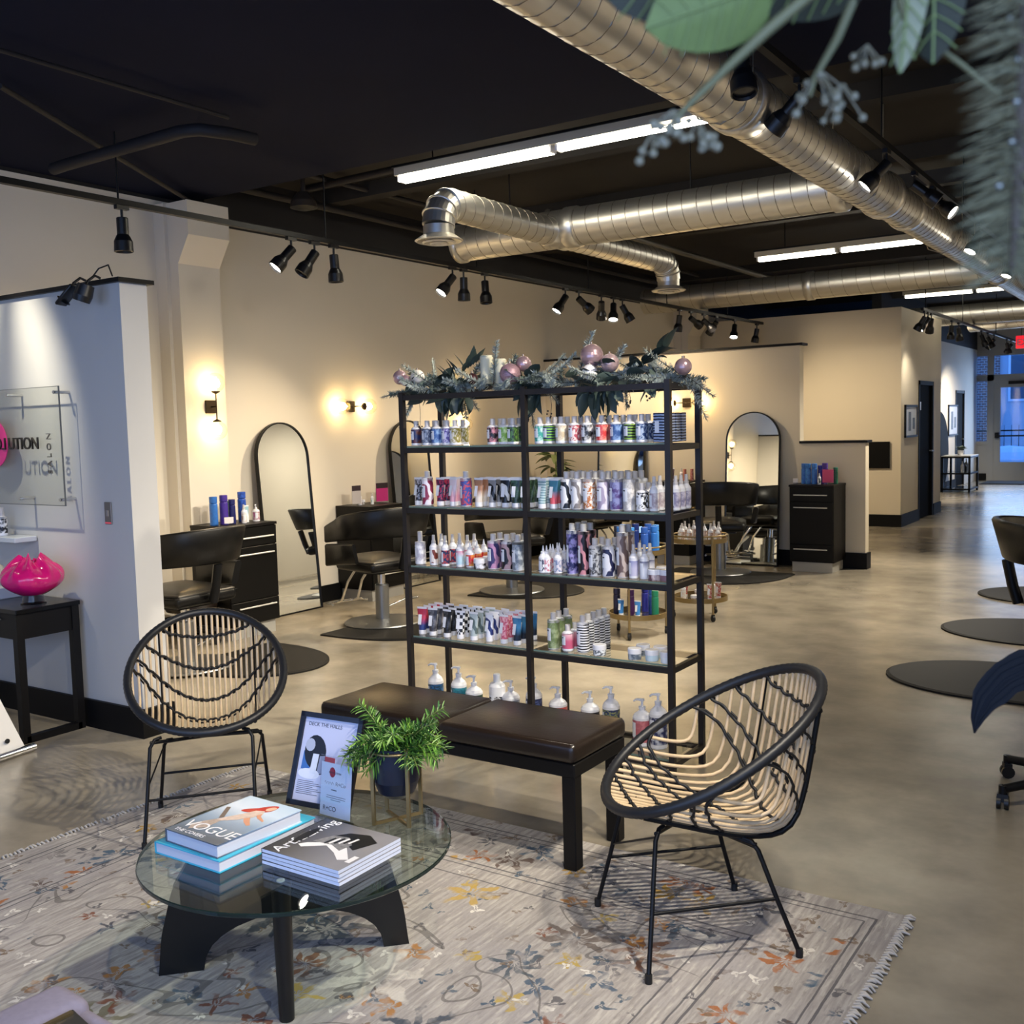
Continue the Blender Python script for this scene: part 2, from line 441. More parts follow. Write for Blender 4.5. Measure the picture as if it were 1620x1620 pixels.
for a, b_, z0, z1 in ((-4.47, -4.20, .90, 2.28), (-4.47, -4.20, 2.42, 2.85), (-4.06, -2.85, 2.42, 2.85), (-2.72, -1.6, .3, 2.85)):
    MB().b2((a, YE+.04, z0), (b_, YE+.05, z1)).build('pane', GLASS, fw)
fd = struct(MB().b2((-4.06, YE+.01, 0), (-3.92, YE+.07, 2.28)).b2((-2.98, YE+.01, 0), (-2.85, YE+.07, 2.28)).b2((-3.92, YE+.01, 2.12), (-2.98, YE+.07, 2.28)).b2((-3.92, YE+.01, 0), (-2.98, YE+.07, .42)).build('door_3', FR))
MB().b2((-3.92, YE+.035, .42), (-2.98, YE+.045, 2.12)).build('pane', GLASS, fd)
MB().cyl((-4.0, YE-.06, 1.02), (-2.9, YE-.06, 1.02), .018).b2((-4.02, YE-.08, .97), (-3.93, YE+.01, 1.10)).build('push_bar', BLKMETAL, fd)
MB().b2((-3.75, YE-.06, 2.19), (-3.3, YE+.01, 2.26)).build('door_closer', BLKMETAL, fd)
tag(MB().rbox((-3.2, 25.0, .008), (1.8, 1.1, .014), .006, 1).build('door_mat', mat('entrance_mat', '#23252b', .9)), 'dark entrance mat on the floor before the glass door', 'mat')

# outside: street, brick house, fence and snow
SNOW = mat('snow', '#dfe8f5', .7, noise=(3, .05))
struct(MB().b2((-14, 26.0, -.12), (6, 46, -.01)).build('street_ground', mat('pavement', '#8d8d90', .8, noise=(2, .2))))
def brick_mat():
    m, nt, b = new_mat('far_brick')
    tc = nt.nodes.new('ShaderNodeTexCoord'); mp = nt.nodes.new('ShaderNodeMapping'); mp.inputs['Rotation'].default_value = (PI/2, 0, 0)
    t = nt.nodes.new('ShaderNodeTexBrick'); t.inputs['Scale'].default_value = 3.2
    t.inputs['Color1'].default_value = lin('#8d5f52'); t.inputs['Color2'].default_value = lin('#6f4a44'); t.inputs['Mortar'].default_value = lin('#b7b0aa')
    nt.links.new(tc.outputs['Object'], mp.inputs[0]); nt.links.new(mp.outputs[0], t.inputs[0]); nt.links.new(t.outputs[0], b.inputs['Base Color'])
    b.inputs['Roughness'].default_value = .8
    return m
hs = thing('brick_house', 'brick house with pale wall panels seen through the far glass door', 'building', (-6.2, 36, 0))
MB().b2((-6, 0, 0), (8, .4, 7)).build('wall', mat('house_render', '#b9bfc9', .8), hs)
BRK = brick_mat()
for a, b_ in ((-.15, .75), (1.95, 2.6)):
    MB().b2((a, -.12, 0), (b_, 0, 7)).build('brick_pier', BRK, hs)
for a, b_, z0, z1 in ((-1.0, -.3, 1.9, 3.4), (1.0, 1.8, 1.9, 3.4), (3.0, 4.2, 1.4, 3.2)):
    wn = MB().b2((a, -.05, z0), (b_, 0, z1)).build('window', WHITEPL, hs)
    MB().b2((a+.07, -.06, z0+.07), (b_-.07, -.05, z1-.07)).build('pane', mat('far_pane', '#56616e', .15), wn)
fe = thing('iron_fence', 'black iron picket fence outside the far glass door', 'fence', (-6.6, 30.5, 0))
MB().b2((-1.5, 0, .3), (4.5, .03, .34)).b2((-1.5, 0, 1.05), (4.5, .03, 1.09)).build('rail', BLKMETAL, fe)
for i in range(34):
    MB().cyl((-1.5+i*.18, .015, 0), (-1.5+i*.18, .015, 1.22), .016, 6, .005).build('picket', BLKMETAL, fe)
tag(MB().sphere((0, 0, 0), 1.25, 20, 10, sz=.62).build('snow_pile', SNOW, loc=(-4.1, 28.6, -.05)), 'rounded bank of snow outside the far glass door', 'snow')

# exit sign hung near the far end
ex = thing('exit_sign', 'red exit sign hanging near the far glass door', 'sign', (-2.60, 20.0, 2.76))
MB().rbox((0, 0, 0), (.36, .05, .22), .01, 1).build('housing', mat('exit_red', '#d0232f', .4, emit='#d0232f', es=.9), ex)
MB().cyl((0, 0, .11), (0, 0, .86), .008).build('hanger', BLKMETAL, ex)
letters('exit', WHITEPL, ex, frame_matrix((-.165, -.03, -.055), (1, 0, 0), (0, 0, 1)))
# ================================================================ CEILING SERVICES
LENS_ON = emissive('spot_lens_lit', (1.0, .93, .80), 26)
LENS_OFF = mat('spot_lens_off', '#1c1c1e', .25)
HEADM = mat('spot_black', '#101013', .38)
_head = MB().lathe([(.030, .015), (.034, .01), (.034, -.085), (.040, -.095), (.054, -.125), (.056, -.185), (.050, -.188), (.046, -.175)], 18, cap=False).mesh('body', HEADM)
_headcap = MB().lathe([(1e-4, .016), (.030, .015)], 18, cap=False).mesh('rear_cap', HEADM)
_lens_on = MB().lathe([(.048, -.172), (1e-4, -.174)], 18, cap=False).mesh('lens', LENS_ON)
_lens_off = MB().lathe([(.048, -.172), (1e-4, -.174)], 18, cap=False).mesh('lens', LENS_OFF)
_stem = MB().box((0, 0, -.012), (.03, .085, .024)).cyl((0, 0, -.024), (0, 0, -.075), .008, 8).mesh('stem', HEADM)
def spot_head(loc, aim, lit, label, group, power=0, col=WARM, size=62, blend=.6):
    t = thing('track_spotlight', label, 'spotlight', loc, 0, group)
    put('stem', _stem, t)
    d = Vector(aim).normalized()
    m = d.to_track_quat('-Z', 'Y').to_matrix().to_4x4(); m.translation = Vector((0, 0, -.085))
    b = put('body', _head, t, M=m)
    put('rear_cap', _headcap, b)
    put('lens', _lens_on if lit else _lens_off, b)
    if power:
        l = bpy.data.objects.new('spot_lamp', spot_data('spot_lamp', power, col, size, blend)); COL.objects.link(l)
        mm = Matrix.Translation((0, 0, -.20)); l.parent = b; l.matrix_local = mm
    return t
def rail(name, label, p0, p1, hangers):
    t = thing(name, label, 'track', p0)
    p0 = Vector(p0); p1 = Vector(p1); L = p1-p0
    MB().b2((-.02, 0, 0), (.02, L.y, .035)).build('rail', BLKMETAL, t)
    for y in hangers:
        MB().cyl((0, y-p0.y, .035), (0, y-p0.y, (3.62 if y > 5.4 else 3.34)-p0.z), .006, 6).build('hanger_rod', BLKMETAL, t)
    return t
TX, TZ = -5.40, 2.915
rail('lighting_track', 'long black lighting track hung along the left wall', (TX, 1.0, TZ), (TX, 14.72, TZ), (1.6, 3.95, 5.7, 7.6, 9.6, 11.5, 13.4))
LT = [(3.97, (0, 0, -1), 0), (5.35, (-.28, -.62, -.74), 1), (5.58, (-.25, -.5, -.8), 0), (5.78, (.02, .05, -1), 0),
      (7.24, (-.25, -.60, -.75), 1), (7.40, (-.05, .05, -1), 0), (7.72, (.12, -.1, -1), 0),
      (9.13, (-.3, -.5, -.8), 1), (9.40, (.35, .70, -.62), .5), (9.88, (-.25, .40, -.85), .35), (10.15, (.15, -.35, -.85), 1), (10.36, (.35, .3, -.8), 0),
      (11.86, (-.2, .1, -1), 0), (12.2, (.30, .75, -.45), .6), (12.6, (.45, .62, -.6), .7), (13.0, (-.6, .2, -.7), 0), (13.65, (.1, -.45, -.85), 1), (14.5, (-.2, .0, -1), 0)]
for i, (y, a, lit) in enumerate(LT):
    spot_head((TX, y, TZ), a, lit, '%s black spotlight on the left wall track, %s from the near end' % ('lit' if lit else 'unlit', ordinal(i)), 'spotlights on the left wall track', 140*lit, WARM, 80, .9)
RX, RZ = -1.645, 3.15
rail('lighting_track', 'black lighting track beside the big round duct', (RX, .3, RZ), (RX, 14.0, RZ), (1.2, 4.0, 6.5, 9.0, 11.5))
RT = [(4.25, (.15, -.2, -.9), 0, 0), (5.0, (-.75, .1, -.65), 1, 330), (6.62, (-.62, -.35, -.70), 1, 330), (7.35, (.72, .25, -.62), 1, 140), (7.9, (.75, -.15, -.62), 1, 140), (9.7, (-.3, -.45, -.8), 1, 300), (11.6, (-.3, -.4, -.85), 1, 300), (12.4, (.75, .1, -.6), 1, 130), (13.4, (.75, .2, -.6), 1, 130)]  # last two heads are added out of sight to brighten the mirrored right wall
for i, (y, a, lit, p) in enumerate(RT):
    spot_head((RX, y, RZ), a, lit, '%s black spotlight beside the round duct, %s from the near end' % ('lit' if lit else 'unlit', ordinal(i)), 'spotlights beside the round duct', p, NEUT, 85, .9)
FX, FZ = -3.10, 2.90
rail('lighting_track', 'black lighting track in front of the far corridor', (FX, 14.3, FZ), (FX, 24.0, FZ), (14.5, 17.0, 20.0, 23.0))
FT = [(14.45, (-.5, 0, -.8), 0, 0), (14.65, (-.5, -.5, -.75), 1, 0), (14.85, (-.22, .42, -.88), 1, 34), (16.2, (-.1, .1, -1), 0, 0), (16.7, (.1, .1, -1), 0, 0), (18.6, (.3, .2, -.9), 0, 0), (19.2, (.4, .1, -.9), 0, 0), (19.8, (-.55, .1, -.7), 1, 300), (21.2, (.2, .1, -.9), 0, 0), (21.7, (-.5, .5, -.7), 1, 280)]
for i, (y, a, lit, p) in enumerate(FT):
    spot_head((FX, y, FZ), a, lit, '%s black spotlight on the far corridor track, %s from the near end' % ('lit' if lit else 'unlit', ordinal(i)), 'spotlights on the far corridor track', p, NEUT, 85, .9)
# track over the waiting area (its lamps light rug and chairs; just outside the picture)
rail('lighting_track', 'black lighting track over the waiting area', (-.25, -.6, 3.14), (-.25, 3.7, 3.14), (.2, 2.6))
for y, a, p, wd in ((3.35, (-.80, -.12, -.55), 230, 'farthest'), (2.3, (-.62, .02, -.78), 170, 'middle'), (.9, (-.62, .45, -.65), 110, 'nearest'), (2.9, (-.16, .06, -1), 75, 'added down-pointing')):  # down-pointing head is added out of view to brighten the floor
    spot_head((-.25, y, 3.14), a, 1, wd+' lit black spotlight over the waiting area beside the greenery', 'spotlights over the waiting area', p, NEUT, 70)
# two clamp lamps on the cap of the entrance partition
for i, (x, a, p) in enumerate(((-4.72, (-.62, -.30, -.72), 0), (-4.60, (-.25, -.2, -.9), 0), (-6.0, (.25, -.25, -.9), 0))):
    t = thing('clamp_spotlight', ['slim black flat clamp lamp on the partition cap', 'round black clamp lamp nearest the end of the partition cap', 'black clamp lamp on the partition cap over the pink sign'][i], 'spotlight', (x, 3.235, 2.315))
    d = Vector(a).normalized(); m = d.to_track_quat('-Z', 'Y').to_matrix().to_4x4(); m.translation = Vector((0, -.09, -.045))
    MB().tube([(0, 0, .02), (0, -.03, .03), (0, -.07, 0), (0, -.09, -.04)], .007, 6).build('arm', HEADM, t)
    (MB().rbox((0, 0, -.02), (.09, .018, .13), .006, 1) if i == 0 else MB().lathe([(1e-4, .03), (.04, .025), (.046, -.03), (.04, -.06)], 16, cap=False)).build('head', HEADM, t, M=m)
    MB().lathe([(.036, -.055), (1e-4, -.056)], 14, cap=False).build('lens', LENS_OFF, t, M=m)
MB_cord = MB().tube([(-4.73, 3.27, 2.345), (-4.70, 3.30, 2.40), (-4.62, 3.30, 2.41), (-4.55, 3.27, 2.345)], .004, 5)
tag(MB_cord.build('lamp_cord', CORD), 'thin black cord looping over the partition cap', 'cord')
# wall washer lamp that lights the sign, on the soffit above it
spot_head((-5.35, 2.05, 3.34), (-.12, .62, -.80), 1, 'lit black ceiling spotlight washing the wall sign', 'spotlights over the waiting area', 200, (1, .92, .72), 50, .8)

# ---- fluorescent battens
TUBE = emissive('fluorescent_tube', (1.0, .93, .76), 25)
def batten(label, x0, xm, x1, y, z, pair):
    t = thing('fluorescent_light', label, 'ceiling light', ((x0+x1)/2, y, z))
    cx = (x0+x1)/2
    MB().b2((x0-cx-.02, -.05, .03), (x1-cx+.02, .05, .085)).build('housing', mat('batten_housing', '#b9b3a4', .5), t)
    MB().b2((x0-cx-.03, -.065, .085), (x1-cx+.03, .065, .10)).build('reflector', BLKMETAL, t)
    for a, b_ in ((x0, xm-.015), (xm+.015, x1)):
        for dy in ((-.03, .03) if (pair and a == x0) else (0,)):
            MB().cyl((a-cx+.02, dy, 0), (b_-cx-.02, dy, 0), .017, 10).build('tube', TUBE, t)
        for q in (a, b_-.02):
            MB().box((q-cx+.01, 0, .01), (.018, .075, .045)).build('lamp_holder', WHITEPL, t)
    for q in (x0+.3, x1-.3):
        MB().cyl((q-cx, 0, .10), (q-cx, 0, 3.62-z), .005, 6).build('hanger_rod', BLKMETAL, t)
batten('bright double fluorescent light nearer the viewer, above the duct elbow', -4.92, -3.60, -2.20, 6.0, 3.345, True)
batten('fluorescent light farther back, above the rear cross duct', -4.08, -3.21, -2.25, 11.0, 3.26, False)
batten('far fluorescent light past the beige room block', -3.9, -2.9, -1.9, 16.8, 3.35, False)

# ---- spiral ducts
SEAM = mat('duct_seam', (0.30, 0.27, 0.22), .4, 1.0)
def duct_run(t, p0, p1, r, pitch=.115, n=28, name='duct'):
    p0 = Vector(p0); p1 = Vector(p1); L = (p1-p0).length
    k = max(2, int(L/.8))
    d = MB().tube([p0.lerp(p1, i/k) for i in range(k+1)], r, n).build(name, GALV, t)
    D = (p1-p0).normalized(); N = D.orthogonal().normalized(); B = D.cross(N)
    pts = []
    steps = int(L/pitch*16)
    for i in range(steps+1):
        a = 2*PI*i/16; pts.append(p0+D*(L*i/steps)+(N*math.cos(a)+B*math.sin(a))*(r+.0005))
    MB().tube(pts, .0035, 4, mi=0).build('spiral_seam', SEAM, d)
    return d
def collar(t, c, D, r, w=.05):
    c = Vector(c); D = Vector(D).normalized()
    MB().tube([c-D*w, c-D*w*.8, c+D*w*.8, c+D*w], [r+.001, r+.012, r+.012, r+.001], 28).build('collar', GALV, t)
t = thing('main_duct', 'large round spiral duct running the length of the ceiling', 'duct', (-1.92, 0, 3.083))
duct_run(t, (0, -1.2, 0), (0, 7.6, 0), .15)
duct_run(t, (0, 7.6, 0), (0, 22, 0), .135)
for y in (4.9, 7.6, 8.3, 12.5): collar(t, (0, y, 0), (0, 1, 0), .15 if y <= 7.6 else .135, .04)
for y in (2.2, 4.7, 7.0, 9.6, 12.0):
    MB().tube([(-.16, y, .53), (-.158, y, 0), (-.112, y, -.112), (0, y, -.158), (.112, y, -.112), (.158, y, 0), (.16, y, .53)] if y > 5.4 else [(-.16, y, .215), (-.158, y, 0), (-.112, y, -.112), (0, y, -.158), (.112, y, -.112), (.158, y, 0), (.16, y, .215)], .004, 5).build('strap', SEAM, t)
t = thing('cross_duct', 'round spiral duct crossing below the nearer fluorescent light', 'duct', (-3.6, 7.25, 3.10))
duct_run(t, (-1.72, 0, 0), (1.53, 0, 0), .15)
collar(t, (-1.70, 0, 0), (1, 0, 0), .15, .03); collar(t, (1.50, 0, 0), (1, 0, 0), .15, .05); collar(t, (-.60, 0, 0), (1, 0, 0), .15, .06)
for x in (-1.2, .4): MB().cyl((x, 0, .15), (x, 0, .52), .006, 6).build('hanger_rod', BLKMETAL, t)
MB().lathe([(1e-4, -.01), (.145, -.008), (.15, 0)], 24, cap=False, M=frame_matrix((-1.72, 0, 0), (0, 0, -1), (0, 1, 0))).build('end_cap', GALV, t)
def diffuser(t, x, y, z):
    for k, (r0, z0, r1, z1) in enumerate(((.09, .05, .165, 0), (.06, .03, .115, -.012), (.03, .015, .065, -.02))):
        MB().lathe([(r0, z0), (r1, z1), (r1-.012, z1-.008), (r0-.006 if r0 > .01 else .005, z0-.012)], 28, (x, y, z), cap=False).build('diffuser_ring', mat('diffuser_white', '#cfc8b8', .4, .3), t)
    MB().lathe([(.03, -.018), (1e-4, -.02)], 20, (x, y, z), cap=False).build('diffuser_core', mat('diffuser_white', '#cfc8b8', .4, .3), t)
t = thing('branch_duct', 'slimmer spiral duct with an elbow and round diffuser at each end', 'duct', (-4.35, 7.25, 3.07))
duct_run(t, (0, -1.40, 0), (0, 1.90, 0), .108)
def elbow(y, sgn):
    pts = []
    for i in range(5):
        a = PI/2*i/4
        pts.append((0, y+sgn*.16*math.sin(a), -.16*(1-math.cos(a))))
    MB().tube(pts, .112, 24, sm=False).build('elbow', GALV, t)
    for p, D in ((pts[1], (0, sgn, -.4)), (pts[2], (0, sgn, -1)), (pts[3], (0, sgn*.4, -1))):
        collar(t, p, D, .108, .006)
    MB().cyl((0, y+sgn*.16, -.16), (0, y+sgn*.16, -.24), .105, 24).build('drop', GALV, t)
    diffuser(t, 0, y+sgn*.16, -.26)
elbow(-1.40, -1); elbow(1.90, 1)
collar(t, (0, 0, 0), (0, 1, 0), .108, .16)
t = thing('rear_cross_duct', 'grey cross duct behind the farther fluorescent light', 'duct', (-3.8, 12.55, 3.13))
duct_run(t, (-2.4, 0, 0), (1.76, 0, 0), .16, .16)
collar(t, (-.2, 0, 0), (1, 0, 0), .16, .05)
t = thing('far_cross_duct', 'shiny far duct above the corridor lights', 'duct', (-2.6, 17.9, 3.12))
duct_run(t, (-1.8, 0, 0), (.60, 0, 0), .16, .2)
duct_run(t, (-1.0, 2.6, .05), (.60, 2.1, .05), .15, .2)

# ---- painted pipes, conduits, speaker
PIPE = mat('painted_pipe', '#191416', .7)
tag(MB().tube([(-5.95, 3.9, 3.2), (-5.83, 3.889, 3.2), (-4.70, 3.865, 3.2), (-4.60, 3.90, 3.2), (-4.53, 4.06, 3.2), (-4.51, 4.22, 3.2)], .036, 10).build('ceiling_pipe', PIPE), 'dark painted ceiling pipe bent at one end, under the black ceiling', 'pipe')
tag(MB().tube([(-4.535, -1.0, 3.285), (-4.53, 4.05, 3.285)], .012, 6).build('ceiling_conduit', PIPE), 'thin straight conduit on the black ceiling above the bent pipe', 'pipe')
tag(MB().tube([(-4.98, 3.0, 3.282), (-6.34, 5.25, 3.282)], .016, 6).build('wall_conduit', PIPE), 'dark slanting conduit on the black ceiling near the left wall', 'pipe')
tag(MB().tube([(-6.35, 5.6, 3.46), (-6.35, 14.0, 3.46)], .03, 8).build('sprinkler_pipe', PIPE), 'long dark sprinkler pipe above the left wall track', 'pipe')
tag(MB().tube([(-6.2, 6.3, 3.52), (-4.95, 6.2, 3.50)], .03, 8).build('branch_pipe', PIPE), 'short dark pipe leading to the nearer fluorescent light', 'pipe')
tag(MB().tube([(-5.9, 5.5, 3.55), (-5.9, 14.0, 3.55)], .022, 8).build('conduit_run', PIPE), 'slim dark conduit run beside the sprinkler pipe', 'pipe')
tag(MB().tube([(-4.9, 8.0, 3.42), (-4.9, 14.0, 3.42)], .035, 8).build('grey_pipe', mat('grey_pipe', '#4a463e', .5)), 'greyish ceiling pipe passing over the rear cross duct', 'pipe')
sp = thing('ceiling_speaker', 'small dark dome speaker above the left wall track', 'speaker', (-6.05, 6.15, 3.36))
MB().lathe([(.02, .26), (.02, .1), (.05, .09), (.10, .02), (.11, -.03)], 20, cap=False).build('cone', mat('speaker_brown', '#3a322b', .5), sp)
MB().lathe([(.11, -.03), (.04, -.05), (1e-4, -.052)], 20, cap=False).build('grille', BLKMETAL, sp)
# ================================================================ RUG
def rug_material():
    m, nt, b = new_mat('rug_weave')
    L = nt.links.new
    tc = nt.nodes.new('ShaderNodeTexCoord')
    sep = nt.nodes.new('ShaderNodeSeparateXYZ'); L(tc.outputs['Object'], sep.inputs[0])
    def val(op, a, b_=None, c=None):
        n = nt.nodes.new('ShaderNodeMath'); n.operation = op
        for i, q in enumerate((a, b_, c)):
            if q is None: continue
            if isinstance(q, (int, float)): n.inputs[i].default_value = q
            else: L(q, n.inputs[i])
        return n.outputs[0]
    def noise(sc, det=3, vec=None, dist=0):
        n = nt.nodes.new('ShaderNodeTexNoise'); n.inputs['Scale'].default_value = sc; n.inputs['Detail'].default_value = det; n.inputs['Distortion'].default_value = dist
        L(vec or tc.outputs['Object'], n.inputs['Vector']); return n.outputs['Fac']
    def mapped(sx, sy):
        mp = nt.nodes.new('ShaderNodeMapping'); mp.inputs['Scale'].default_value = (sx, sy, 1)
        L(tc.outputs['Object'], mp.inputs[0]); return mp.outputs[0]
    def mixc(fac, A, B, bt='MIX'):
        n = nt.nodes.new('ShaderNodeMix'); n.data_type = 'RGBA'; n.blend_type = bt
        for i, q in ((0, fac), (6, A), (7, B)):
            if isinstance(q, (int, float)): n.inputs[i].default_value = q
            elif isinstance(q, tuple): n.inputs[i].default_value = q
            else: L(q, n.inputs[i])
        return n.outputs[2]
    def step(v, lo, hi):
        n = nt.nodes.new('ShaderNodeMapRange'); n.inputs['From Min'].default_value = lo; n.inputs['From Max'].default_value = hi
        L(v, n.inputs[0]); return n.outputs[0]
    X, Y = sep.outputs[0], sep.outputs[1]
    streak = noise(7, 5, mapped(10, .8))
    patch = noise(2.1, 4)
    base = mixc(step(streak, .36, .64), lin('#96908c'), lin('#b5afa9'))
    base = mixc(step(patch, .45, .75), base, lin('#a09b9b'))
    base = mixc(val('MULTIPLY', step(noise(26, 4, mapped(3, .6)), .56, .68), .38), base, lin('#d3cdc2'))
    base = mixc(val('MULTIPLY', step(noise(34, 4, mapped(2.5, .5)), .60, .70), .36), base, lin('#75706f'))
    # wobbled coordinates so that every printed edge is hand-drawn
    wob = noise(16, 3)
    wx = val('ADD', X, val('MULTIPLY', val('SUBTRACT', wob, .5), .085))
    wy = val('ADD', Y, val('MULTIPLY', val('SUBTRACT', noise(14.3, 3, mapped(1.1, 1)), .5), .085))
    HX, HY = 1.46, 1.22
    ins = val('MINIMUM', val('SUBTRACT', HX, val('ABSOLUTE', X)), val('SUBTRACT', HY, val('ABSOLUTE', Y)))
    wear = step(noise(13, 4), .34, .52)
    # leafy clusters: voronoi cells give each motif a centre, a petal rosette round it
    def motifs(scale, seed, petals, colours, keep, size, band=None):
        nonlocal base
        vec = nt.nodes.new('ShaderNodeCombineXYZ'); L(val('ADD', wx, seed), vec.inputs[0]); L(val('ADD', wy, seed*.7), vec.inputs[1])
        v = nt.nodes.new('ShaderNodeTexVoronoi'); v.inputs['Scale'].default_value = scale; v.voronoi_dimensions = '2D'; v.inputs['Randomness'].default_value = .8
        L(vec.outputs[0], v.inputs['Vector'])
        sp = nt.nodes.new('ShaderNodeSeparateXYZ'); L(v.outputs['Position'], sp.inputs[0])
        dx = val('SUBTRACT', val('ADD', wx, seed), sp.outputs[0]); dy = val('SUBTRACT', val('ADD', wy, seed*.7), sp.outputs[1])
        ang = val('ARCTAN2', dy, dx)
        rad = val('SQRT', val('ADD', val('MULTIPLY', dx, dx), val('MULTIPLY', dy, dy)))
        sc = nt.nodes.new('ShaderNodeSeparateColor'); L(v.outputs['Color'], sc.inputs[0])
        lob = val('ADD', .62, val('MULTIPLY', .38, val('COSINE', val('MULTIPLY_ADD', ang, petals, val('MULTIPLY', sc.outputs[1], 6.28)))))
        lim = val('MULTIPLY', lob, val('MULTIPLY_ADD', sc.outputs[2], size*.6, size*.55))
        q = val('DIVIDE', rad, lim)
        mask = val('SUBTRACT', 1, step(q, .86, 1.0))
        hole = val('MULTIPLY', mask, step(q, .25, .38))
        on = val('GREATER_THAN', sc.outputs[0], keep)
        f = val('MULTIPLY', val('MULTIPLY', hole, on), val('MULTIPLY_ADD', wear, .75, .12))
        if band: f = val('MULTIPLY', f, band)
        rp = nt.nodes.new('ShaderNodeValToRGB'); rp.color_ramp.interpolation = 'CONSTANT'
        while len(rp.color_ramp.elements) < len(colours): rp.color_ramp.elements.new(.5)
        for i, c in enumerate(colours):
            rp.color_ramp.elements[i].position = i/len(colours); rp.color_ramp.elements[i].color = lin(c)
        L(sc.outputs[1], rp.inputs[0])
        base = mixc(f, base, rp.outputs[0])
    field = step(ins, .40, .42)
    border = val('MULTIPLY', step(ins, .11, .12), val('SUBTRACT', 1, step(ins, .36, .38)))
    motifs(3.4, 3.1, 8, ['#4f4d52', '#3f4a58', '#6d625c', '#7a5238', '#4a5661', '#77705c'], .45, .15, field)
    motifs(7.5, 9.4, 5, ['#6b6a70', '#a9773f', '#4b5d70', '#7b4a36', '#b39a4c'], .55, .060, field)
    motifs(6.0, 5.2, 6, ['#50525a', '#3f5a70', '#a0602f', '#5a4a44', '#7d7a78', '#b08a3a'], .22, .085, border)
    motifs(14, 1.7, 3, ['#5c5a5e', '#7b6a5a', '#e2ddd4', '#44586a'], .6, .030)
    motifs(2.6, 7.7, 6, ['#cfc9bf', '#565c66', '#b79a55'], .62, .17, field)
    # thin guard lines of the border
    for d, wd in ((.075, .004), (.105, .003), (.365, .004), (.395, .003), (.47, .003)):
        ln = val('LESS_THAN', val('ABSOLUTE', val('SUBTRACT', val('ADD', ins, val('MULTIPLY', val('SUBTRACT', wob, .5), .006)), d)), wd)
        base = mixc(val('MULTIPLY', ln, .75), base, lin('#4b4a50'))
    # vines
    vn = noise(2.3, 1, None, 1.2)
    vine = val('LESS_THAN', val('ABSOLUTE', val('SUBTRACT', vn, .5)), .006)
    base = mixc(val('MULTIPLY', val('MULTIPLY', vine, field), .6), base, lin('#5a5654'))
    pile = noise(160, 2, mapped(1, .45))
    base = mixc(.35, base, mixc(pile, (.55, .55, .55, 1), (1, 1, 1, 1)), 'MULTIPLY')
    L(base, b.inputs['Base Color'])
    b.inputs['Roughness'].default_value = .95; b.inputs['Specular IOR Level'].default_value = .1
    bp = nt.nodes.new('ShaderNodeBump'); bp.inputs['Strength'].default_value = .35; bp.inputs['Distance'].default_value = .004
    L(val('ADD', pile, streak), bp.inputs['Height']); L(bp.outputs[0], b.inputs['Normal'])
    return m
rug = thing('area_rug', 'pale distressed floral area rug with fringed ends under the glass table', 'rug', (-2.19, 2.01, 0))
MB().rbox((0, 0, .004), (2.92, 2.44, .008), .003, 1, sm=False).build('woven_field', rug_material(), rug)
FRINGE = mat('rug_fringe', '#c3bcb2', .95, noise=(40, .2))
for sx in (-1, 1):
    mb = MB()
    for i in range(150):
        y = -1.215+i*(2.43/149); L_ = .022+rnd.random()*.016
        x0 = sx*1.455
        mb.tube([(x0, y, .006), (x0+sx*L_*.5, y+rnd.uniform(-.006, .006), .011), (x0+sx*L_, y+rnd.uniform(-.012, .012), .004)], [.0045, .006, .003], 4, cap=False)
    tag(mb.build('fringe', FRINGE, rug), kind='stuff')

# ================================================================ PRODUCT SHELF
SH = thing('display_shelf', 'black metal open display shelf with glass shelves full of hair products', 'shelf', (-2.58, 4.125, 0))
SX, SY = .715, .155            # half spans between post centres
SHM = mat('shelf_metal', '#332f2e', .38, .55)
for x in (-SX, 0, SX):
    for y in (-SY, SY):
        MB().b2((x-.0125, y-.0125, 0), (x+.0125, y+.0125, 1.725)).build('post', SHM, SH)
SGLASS = thin_glass('shelf_glass', (0.80, 0.84, 0.81, 1))
EDGE = mat('glass_edge_green', '#6f8379', .2)
for z in (.09, .505, .86, 1.157, 1.453, 1.712):
    for y in (-SY, SY): MB().b2((-SX, y-.010, z-.025), (SX, y+.010, z)).build('rail', SHM, SH)
    for x in (-SX, 0, SX): MB().b2((x-.010, -SY, z-.025), (x+.010, SY, z)).build('side_rail', SHM, SH)
    if z < 1.7:
        for x in (-SX/2, SX/2):
            MB().add([(x-SX/2+.012, -SY+.011, z+.009), (x+SX/2-.012, -SY+.011, z+.009), (x+SX/2-.012, SY-.011, z+.009), (x-SX/2+.012, SY-.011, z+.009)], [(0, 1, 2, 3)]).build('glass_pane', SGLASS, SH)
            MB().b2((x-SX/2+.012, -SY+.010, z+.001), (x+SX/2-.012, -SY+.012, z+.009)).build('pane_edge', EDGE, SH)

